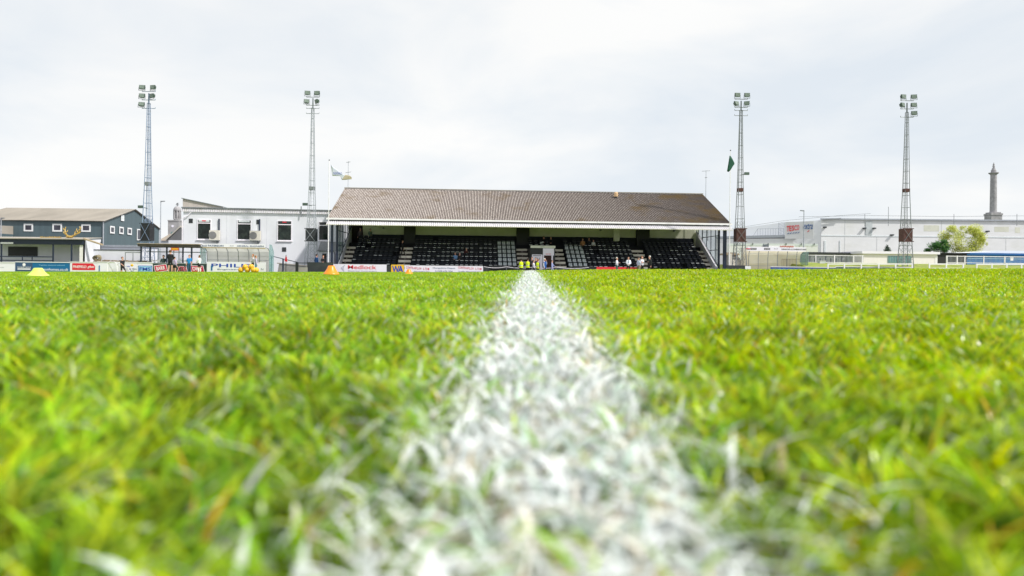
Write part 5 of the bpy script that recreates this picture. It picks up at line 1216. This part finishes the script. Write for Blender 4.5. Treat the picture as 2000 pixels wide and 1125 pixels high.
for (px, py, rx, rz_) in ((1827, 481, 10, 9), (1838, 483, 11, 10), (1826, 479, 7, 7), (1838, 478, 8, 8), (1832, 487, 13, 8), (1843, 487, 6, 7), (1820, 489, 6, 5), (1836, 473, 5, 4)): l_ = loc(px, py); cl.append((l_, (rx * s, rz_ * s))); tips.append(l_)
bark(to, (0, 0, .5), tips, .1, M_bark); tree_crown('crown', to, cl, 4200, .13, [(.05, .17, .04), (.08, .25, .05), (.14, .32, .07), (.03, .10, .03)], M_tl)
b = ploc(1733, 500, D_); to = thing('conifer', 'tiny dark conifer peeping over the cream hut roof', 'tree', at(b.x, D_, 0)); cl = []
for k in range(7): t = k / 6; l_ = (loc(1733, 481 + t * 16)[0], 0, loc(1733, 481 + t * 16)[2]); cl += [(l_, ((1.5 + t * 9) * s, 2.2 * s))] * (1 + k)
bark(to, (0, 0, .5), [loc(1733, 482)], .08, M_bark); tree_crown('crown', to, cl, 1500, .12, [(.05, .09, .06), (.08, .12, .09), (.12, .15, .12)], M_tl)

# ------------------------------------------------------------------ cones and footballs
def cone(label, px, wpx, yb, D, m, hh):
    p = P(px, yb, D); r = wpx / 2 * D / F; h = hh * D / F; o = thing('marker_cone', label, 'cone', at(p.x, D, float(soil(p.x, D)) + .012), 'training cones on the pitch')
    p0 = P(px, yb, D).z - (float(soil(p.x, D)) + .012)
    MB().lathe([(r * 1.0, 0), (r, .006), (r * .9, .012 + h * .06), (r * .72, h * .36), (r * .52, h * .68), (r * .42, h * .92), (r * .34, h * 1.0), (r * .26, h * .985), (r * .2, h * .9)], (0, 0, max(p0, 0)), 32).build('body', m, o, smooth=True); return o
cone('pale yellow green marker cone at left before the blue board', 74.5, 38, 539.2, 8.8, mat('lime_yellow_plastic', (.62, .82, .14), .4, .08, 8, spec=.5), 16)
cone('large orange marker cone before the charcoal hoarding', 647, 31.5, 535.8, 10, mat('orange_plastic', (.95, .28, .01), .35, .06, 8, spec=.5), 17)
cone('smaller orange marker cone farther off before the depot board', 798.5, 16.5, 535.4, 20, mat('orange_plastic', (.95, .28, .01)), 9.3)
ball_me = None
def football(px, py, D, label, m=M_ballY, r=.11):
    global ball_me
    if ball_me is None:
        bm = bmesh.new(); bmesh.ops.create_icosphere(bm, subdivisions=3, radius=.11)
        for f_ in bm.faces: f_.smooth = True
        ball_me = bpy.data.meshes.new('football'); bm.to_mesh(ball_me); bm.free(); ball_me.materials.append(ball_mat())
    p = P(px, py, D); o = bpy.data.objects.new('football', ball_me); C.objects.link(o); o.location = p; o.rotation_euler = (rnd.random() * 6, rnd.random() * 6, rnd.random() * 6)
    o.scale = (r / .11,) * 3; tag(o, label, 'football', 'yellow footballs'); return o
def ball_mat():
    m = bpy.data.materials.new('yellow_football'); m.use_nodes = True; n = m.node_tree.nodes; l = m.node_tree.links; b = n['Principled BSDF']; b.inputs['Roughness'].default_value = .4
    co = n.new('ShaderNodeTexCoord'); v = n.new('ShaderNodeTexVoronoi'); v.feature = 'DISTANCE_TO_EDGE'; v.inputs['Scale'].default_value = 9; l.new(co.outputs['Object'], v.inputs['Vector'])
    r = n.new('ShaderNodeValToRGB'); r.color_ramp.elements[0].position = .02; r.color_ramp.elements[0].color = (.35, .14, .01, 1); r.color_ramp.elements[1].position = .07; r.color_ramp.elements[1].color = (.90, .50, .03, 1)
    l.new(v.outputs['Distance'], r.inputs[0]); l.new(r.outputs[0], b.inputs['Base Color']); return m
DBL = 30.0
for px, py, lb in ((470.5, 527, 'leftmost yellow football in bottom row of the pile'), (483.5, 527, 'second yellow football of the bottom row, under the upper pair'), (495, 527, 'third yellow football of the bottom row in the pile'), (500.5, 527.5, 'rightmost yellow football at the end of the pile'), (479, 521.2, 'left yellow football of the upper pair on the pile'), (490.8, 520.8, 'right yellow football of the upper pair on the pile')):
    football(px, py, DBL + (.08 if px > 499 else 0), lb, r=.118)
football(258, 518, 54.5, 'small yellow football in the air beside player in black', r=.11)

# ------------------------------------------------------------------ people
def colour(c): return mat('cloth_%d_%d_%d' % tuple(int(x * 100) for x in c), c, .85, .12, 6)
HAIRS = {'dark': (.03, .02, .015), 'brown': (.12, .06, .03), 'grey': (.45, .44, .42), 'white': (.75, .74, .70), 'ginger': (.35, .13, .04), 'bald': None}
def person(label, px, yhead, D, h=1.75, pose='stand', face=0.0, top=(.02, .02, .02), legs=(.02, .02, .02), hair='dark', arms=('down', 'down'), sleeves=True, shorts=False, vest=None, coat=None, foot=None, bulk=1.0, group=None, socks=None):
    k = h / 1.75; s = k
    J = {}; bones = []
    sit = pose == 'sit'
    zp = .50 if sit else .93
    J['pel'] = (0, 0, zp); J['wai'] = (0, -.01, zp + .16); J['che'] = (0, .01, zp + .36); J['nk0'] = (0, .01, zp + .52); J['nk1'] = (0, -.005, zp + .60); J['hd0'] = (0, -.01, zp + .66); J['hd1'] = (0, .005, zp + .735); J['hd2'] = (0, .01, zp + .785)
    J['nose'] = (0, -.105, zp + .685)
    Rr = {'pel': .135, 'wai': .125, 'che': .145, 'nk0': .07, 'nk1': .052, 'hd0': .075, 'hd1': .092, 'hd2': .06, 'nose': .014}
    E = [('pel', 'wai', 't'), ('wai', 'che', 't'), ('che', 'nk0', 't'), ('nk0', 'nk1', 's'), ('nk1', 'hd0', 's'), ('hd0', 'hd1', 's'), ('hd1', 'hd2', 's'), ('hd0', 'nose', 's')]
    for sd, a in ((-1, arms[0]), (1, arms[1])):
        q = 'L' if sd < 0 else 'R'
        J['sh' + q] = (sd * .175, .01, zp + .47); Rr['sh' + q] = .062
        sx_, sz_ = sd * .175, zp + .47
        if a == 'down': el, wr = (sd * .235, .03, sz_ - .28), (sd * .25, -.04, sz_ - .53)
        elif a == 'fold': el, wr = (sd * .24, -.02, sz_ - .27), (sd * -.02, -.20, sz_ - .20)
        elif a == 'face': el, wr = (sd * .23, -.12, sz_ - .25), (sd * .06, -.17, sz_ + .08)
        elif a == 'hip': el, wr = (sd * .34, .08, sz_ - .25), (sd * .17, -.06, sz_ - .42)
        elif a == 'front': el, wr = (sd * .22, -.05, sz_ - .27), (sd * .07, -.24, sz_ - .33)
        elif a == 'up': el, wr = (sd * .30, -.05, sz_ + .02), (sd * .22, -.12, sz_ + .27)
        elif a == 'swing': el, wr = (sd * .25, -.13, sz_ - .24), (sd * .22, -.32, sz_ - .36)
        else: el, wr = (sd * .25, .16, sz_ - .22), (sd * .24, .20, sz_ - .46)
        J['el' + q] = el; J['wr' + q] = wr; Rr['el' + q] = .044; Rr['wr' + q] = .028
        d = (Vector(wr) - Vector(el)).normalized(); side = Vector((0, 0, 1)).cross(d); side = side.normalized() if side.length > .1 else Vector((1, 0, 0)); up_ = d.cross(side)
        J['pa' + q] = tuple(Vector(wr) + d * .07); Rr['pa' + q] = .03
        E += [('che', 'sh' + q, 't'), ('sh' + q, 'el' + q, 't'), ('el' + q, 'wr' + q, 'f'), ('wr' + q, 'pa' + q, 'h')]
        for i, (o_, ln) in enumerate(((-.026, .072), (-.009, .082), (.009, .076), (.026, .060))):
            n_ = 'fi%d' % i + q; J[n_] = tuple(Vector(J['pa' + q]) + d * ln + side * o_ - up_ * .012 * (i + 1) * .6); Rr[n_] = .009; E.append(('pa' + q, n_, 'h'))
        n_ = 'th' + q; J[n_] = tuple(Vector(wr) + d * .07 - side * .055); Rr[n_] = .011; E.append(('wr' + q, n_, 'h'))
        J['hp' + q] = (sd * .095, 0, zp - .04); Rr['hp' + q] = .095
        if sit: kn, an, to_ = (sd * .13, -.44, zp + .02), (sd * .13, -.42, .09), (sd * .14, -.60, .04)
        elif pose == 'walk': 
            f_ = sd; kn, an, to_ = (sd * .10, -.16 * f_ - .05, .50), (sd * .10, -.24 * f_ + .06, .09), (sd * .10, -.24 * f_ - .10, .05)
        elif pose == 'kick':
            kn, an, to_ = ((sd * .10, -.02, .48), (sd * .10, .02, .09), (sd * .11, -.14, .04)) if sd < 0 else ((sd * .12, -.22, .56), (sd * .12, -.30, .22), (sd * .12, -.44, .16))
        else: kn, an, to_ = (sd * .115, -.01, .50), (sd * .13, .02, .09), (sd * .155, -.14, .04)
        J['kn' + q], J['an' + q], J['to' + q] = kn, an, to_; Rr['kn' + q] = .062; Rr['an' + q] = .045; Rr['to' + q] = .036
        E += [('pel', 'hp' + q, 'l'), ('hp' + q, 'kn' + q, 'l'), ('kn' + q, 'an' + q, 'c'), ('an' + q, 'to' + q, 'b')]
    for n_ in ('pel', 'wai', 'che'): Rr[n_] *= bulk
    names = list(J); idx = {n: i for i, n in enumerate(names)}
    me = bpy.data.meshes.new('sk'); me.from_pydata([J[n] for n in names], [(idx[a], idx[b]) for a, b, _ in E], []); me.update()
    ob = bpy.data.objects.new('sk', me); C.objects.link(ob); md = ob.modifiers.new('s', 'SKIN')
    for i, n in enumerate(names):
        sv = me.skin_vertices[0].data[i]; r = Rr[n]; sv.radius = (r * (1.25 if n in ('pel', 'wai', 'che') else 1), r * (.85 if n in ('pel', 'wai', 'che') else 1)); sv.use_root = (n == 'pel')
    sb_ = ob.modifiers.new('u', 'SUBSURF'); sb_.levels = 1; sb_.render_levels = 1
    dg = bpy.context.evaluated_depsgraph_get(); bm_ = bpy.data.meshes.new_from_object(ob.evaluated_get(dg)); bpy.data.objects.remove(ob); bpy.data.meshes.remove(me)
    bm_.name = 'body'; mats = {'skin': M_skin, 'top': colour(top), 'leg': colour(legs), 'shoe': colour((.03, .03, .035)), 'sock': colour(socks) if socks else M_skin}
    order = list(mats); bm_.materials.clear()
    for n in order: bm_.materials.append(mats[n])
    segs = [(Vector(J[a]), Vector(J[b]), t) for a, b, t in E]
    for p in bm_.polygons:
        c = p.center; best = 9; bt = 's'
        for a, b, t in segs:
            ab_ = b - a; q = max(0, min(1, (c - a).dot(ab_) / ab_.length_squared)); d = (c - (a + ab_ * q)).length
            if d < best: best = d; bt = t
        mi = {'t': 'top', 's': 'skin', 'f': 'top' if sleeves else 'skin', 'h': 'skin', 'l': 'leg', 'c': ('sock' if shorts else 'leg'), 'b': 'shoe'}[bt]
        if shorts and bt == 'l' and not sit and c.z < .60: mi = 'skin'
        p.material_index = order.index(mi); p.use_smooth = True
    w_ = P(px, yhead, D); zf_ = (w_.z - (.81 + zp) * s)
    if foot is not None: zf_ = foot
    o = thing('person', label, 'person', at(w_.x, D, zf_, face, s), group)
    body = bpy.data.objects.new('body', bm_); C.objects.link(body); body.parent = o
    hc = HAIRS[hair]
    if hc:
        b2 = bmesh.new(); bmesh.ops.create_uvsphere(b2, u_segments=14, v_segments=9, radius=.108)
        for v_ in b2.verts: v_.co = Vector((v_.co.x * .93, v_.co.y * 1.02 + .022, v_.co.z * 1.02)) + Vector((0, 0, zp + .735))
        bmesh.ops.delete(b2, geom=[v_ for v_ in b2.verts if v_.co.z < zp + .70 and v_.co.y < .03 or (v_.co.y < -.03 and v_.co.z < zp + .765) or v_.co.z < zp + .66], context='VERTS')
        hm_ = bpy.data.meshes.new('hair'); b2.to_mesh(hm_); b2.free(); hm_.materials.append(mat('hair_' + hair, hc, .8, .2, 20)); ho_ = bpy.data.objects.new('hair', hm_); C.objects.link(ho_); ho_.parent = o
    if vest or coat:
        c_ = vest or coat; r0 = .205 * bulk
        vm = MB(); n = 18; rings = [(zp - (.08 if vest else .16), r0 * .98), (zp + .1, r0 * .97), (zp + .3, r0 * 1.08), (zp + .44, r0 * 1.06), (zp + .52, r0 * .62)]; 
        for (z, r) in rings:
            for i in range(n): t = 2 * math.pi * i / n; vm.v.append((r * math.cos(t) * .98, r * math.sin(t) * .74, z))
        for j in range(4):
            for i in range(n): vm.f.append((j * n + i, j * n + (i + 1) % n, (j + 1) * n + (i + 1) % n, (j + 1) * n + i)); vm.m.append(0)
        vo = vm.build('vest' if vest else 'jacket', colour(c_), o, smooth=True)
        if vest == HIVIS:
            bd = MB(); 
            for zz_ in (zp + .12,): bd.lathe([(1.0, zz_), (1.0, zz_ + .05)], (0, 0, 0), 18)
            bd.v = [(x * r0 * 1.04, y * r0 * .79, z) for x, y, z in bd.v]; bd.build('reflective_band', M_padwhite, vo)
    return o
HIVIS = (.72, .90, .02)
B = (.015, .015, .02); Wt_ = (.75, .77, .82); 
GL, GS, GF, GE = 'people by the left dugouts', 'spectators sitting in the stand', 'people standing in front of the stand', 'people at the stand entrance'
person('player in black kit kicking a ball by the small goals', 239.5, 502.0, 54, 1.62, 'kick', 1.2, B, B, 'brown', ('swing', 'back'), False, True, group=GL, socks=B)
person('man in dark green coat sitting on the black dugout bench', 319.5, 498.6, 59.8, 1.75, 'sit', .2, (.03, .055, .05), B, 'dark', ('front', 'down'), group=GL)
person('tall man in black shirt and shorts seen from behind', 333, 488.9, 54.2, 1.84, 'stand', math.pi, B, B, 'brown', ('front', 'front'), True, True, group=GL, bulk=1.1, socks=(.6, .34, .26))
person('child in pale lilac top beside the man in black', 341.5, 501.8, 54.8, 1.38, 'stand', 2.6, (.62, .50, .78), B, 'dark', ('down', 'front'), True, True, group=GL, socks=(.6, .34, .26))
person('man in bright blue polo shirt and jeans before the dugout', 370, 498.2, 54.6, 1.46, 'stand', .1, (.02, .24, .62), (.03, .10, .20), 'brown', ('down', 'down'), False, group=GL, bulk=1.1)
person('person in white shirt and dark shorts turned towards the bench', 389.5, 498.8, 55, 1.45, 'stand', -1.9, Wt_, B, 'brown', ('fold', 'front'), True, True, group=GL, socks=(.8, .8, .8))
person('woman in striped top with dark red hair behind the footballs', 493.8, 496.8, 55.5, 1.6, 'stand', -.9, (.66, .62, .66), B, 'ginger', ('front', 'fold'), group=GL)
person('girl in lilac top beside woman in striped top', 500.2, 499.6, 55.2, 1.45, 'stand', 2.2, (.50, .46, .62), (.18, .38, .58), 'ginger', ('down', 'front'), group=GL)
person('person in blue jacket half hidden behind the charcoal hoarding', 618.5, 496.8, 64.5, 1.7, 'stand', 2.6, (.02, .08, .22), B, 'dark', group=GL)
person('boy in black top leaning on the charcoal hoarding', 631.5, 499.3, 63.5, 1.55, 'stand', .2, B, B, 'ginger', ('front', 'front'), group=GL)
# in the stand
def stand_pt(px, py, y): x, z = SW.L(px, py, y); p = SW.a + SW.d * x + SW.n * y; return p.y
person('person in grey green jacket leaning on the top rail at upper left', 723.5, 446.8, stand_pt(723, 447, 6.9), 1.7, 'stand', .6, (.14, .20, .17), B, 'dark', ('front', 'down'), group=GS)
person('dark figure by the doorway at the stand top left', 704, 446, stand_pt(704, 446, 7.4), 1.75, 'stand', 0, (.10, .08, .09), B, 'grey', group=GS)
person('person in black climbing the left stairs between seat blocks', 786.5, 469, stand_pt(786, 470, 4.0), 1.78, 'walk', 1.9, B, B, 'dark', ('down', 'swing'), group=GS, bulk=1.15)
person('man in pale blue sleeved jacket seated low in the middle block', 889.3, 492.8, stand_pt(889, 495, 3.1), 1.75, 'sit', -.3, (.16, .30, .55), B, 'grey', ('front', 'front'), group=GS, bulk=1.1)
person('white haired person in black coat seated beside the blue jacket', 898, 493.6, stand_pt(898, 495, 3.1), 1.72, 'sit', .1, (.03, .03, .035), B, 'white', ('front', 'face'), group=GS)
person('bald person in dark maroon top seated a row above', 911, 484.4, stand_pt(911, 486, 4.2), 1.78, 'sit', .2, (.07, .02, .02), (.05, .02, .02), 'bald', ('front', 'down'), group=GS, bulk=1.15)
person('person in tan top seated high right of the entrance', 1138.3, 465.5, stand_pt(1138, 468, 5.6), 1.72, 'sit', 0, (.45, .22, .10), B, 'brown', ('down', 'front'), group=GS)
person('dim figure in dark clothes seated beside the tan top', 1150.5, 464.5, stand_pt(1150, 466, 6.3), 1.7, 'sit', 0, (.06, .05, .06), B, 'brown', group=GS)
person('supporter in black and white stripes seated high in right block', 1159, 468.4, stand_pt(1159, 470, 5.6), 1.55, 'sit', .1, (.60, .61, .66), B, 'brown', ('front', 'front'), group=GS)
person('person in black reading a programme above the entrance', 1062, 461.5, stand_pt(1062, 463, 6.2), 1.75, 'sit', .2, B, B, 'brown', ('front', 'face'), group=GS)
pr_ = Wall(1055, stand_pt(1058, 473, 5.4), 1063, stand_pt(1058, 473, 5.4)); pg = thing('programme', 'open white programme held by spectator above the entrance', 'programme', pr_.mat()); 
a, z = pr_.L(1054.5, 476); b, z2 = pr_.L(1061.5, 472.5); MB().prism([(a, z - .03), (b, z + .08), (b, z2 + .06), (a, z2 - .03)], -.01, .01).build('pages', M_padwhite, pg)
person('dark haired spectator in black sitting above the door lintel right', 1076, 462.5, stand_pt(1076, 464, 6.2), 1.72, 'sit', -.1, B, B, 'brown', ('front', 'front'), group=GS)
# entrance
gF = zg0
person('steward in yellow vest, leftmost of the three', 1018, 505.5, 64.2, 1.68, 'stand', math.pi, B, B, 'dark', ('hip', 'front'), vest=HIVIS, group=GE)
person('steward in yellow vest, middle of the three', 1031, 505.0, 64.2, 1.68, 'stand', 2.9, B, B, 'dark', ('hip', 'front'), vest=HIVIS, group=GE)
person('ginger haired steward in yellow vest, rightmost of the three', 1050.5, 507, 63.6, 1.62, 'stand', 2.4, B, B, 'ginger', ('down', 'hip'), vest=HIVIS, group=GE)
person('man with red face in black jacket behind the stewards', 1039, 502.2, 65.1, 1.78, 'stand', .3, B, B, 'dark', ('front', 'front'), group=GE, bulk=1.1)
person('player in white training top walking between the stewards', 1042.5, 508, 63.2, 1.6, 'walk', 1.2, (.62, .60, .70), B, 'dark', ('swing', 'back'), group=GE)
person('person in dark cap between stewards and white door', 1046.5, 503.5, 65, 1.72, 'stand', -.3, (.05, .05, .07), B, 'dark', group=GE)
person('man in navy waistcoat and white shirt touching his face', 1064, 504.8, 64.0, 1.72, 'stand', 1.2, Wt_, (.02, .05, .15), 'white', ('down', 'face'), vest=(.02, .09, .32), group=GE, bulk=1.1)
person('child in pale blue shirt standing right of the doorway', 1078.5, 508.5, 64.0, 1.45, 'walk', 1.4, (.32, .36, .62), (.25, .30, .55), 'brown', ('down', 'swing'), group=GE)
# standing group
person('white haired woman in white jacket with folded arms', 1205, 502.8, 61.5, 1.62, 'stand', 1.1, (.72, .72, .82), (.05, .10, .09), 'white', ('fold', 'fold'), group=GF, bulk=1.15)
person('man in white shirt and blue tie holding dark jacket', 1227.5, 501.8, 61.5, 1.68, 'stand', 0, (.80, .83, .92), B, 'dark', ('front', 'front'), group=GF)
tp = P(1227.5, 512, 61.3); to_ = MB().prism([(-.03, -.12), (0, -.17), (.03, -.12), (.018, .17), (-.018, .17)], -.01, .01).build('necktie', colour((.05, .15, .28))); to_.location = (tp.x, 61.3, tp.z + .06); tag(to_, 'blue necktie worn over the white shirt', 'tie')
person('man in pale blue shirt and khaki trousers seen from side', 1247, 502.6, 61.7, 1.66, 'stand', 1.9, (.55, .62, .80), (.22, .20, .13), 'dark', ('front', 'fold'), group=GF, bulk=1.12)
person('balding man in open black jacket over white shirt', 1254.2, 500.8, 62.1, 1.74, 'stand', .6, (.72, .76, .86), B, 'ginger', ('down', 'fold'), group=GF, bulk=1.1, coat=None)
person('tall pale haired man in black coat at right of group', 1268.5, 500.0, 61.9, 1.78, 'stand', -1.0, (.025, .03, .03), B, 'white', ('fold', 'down'), group=GF, bulk=1.2)
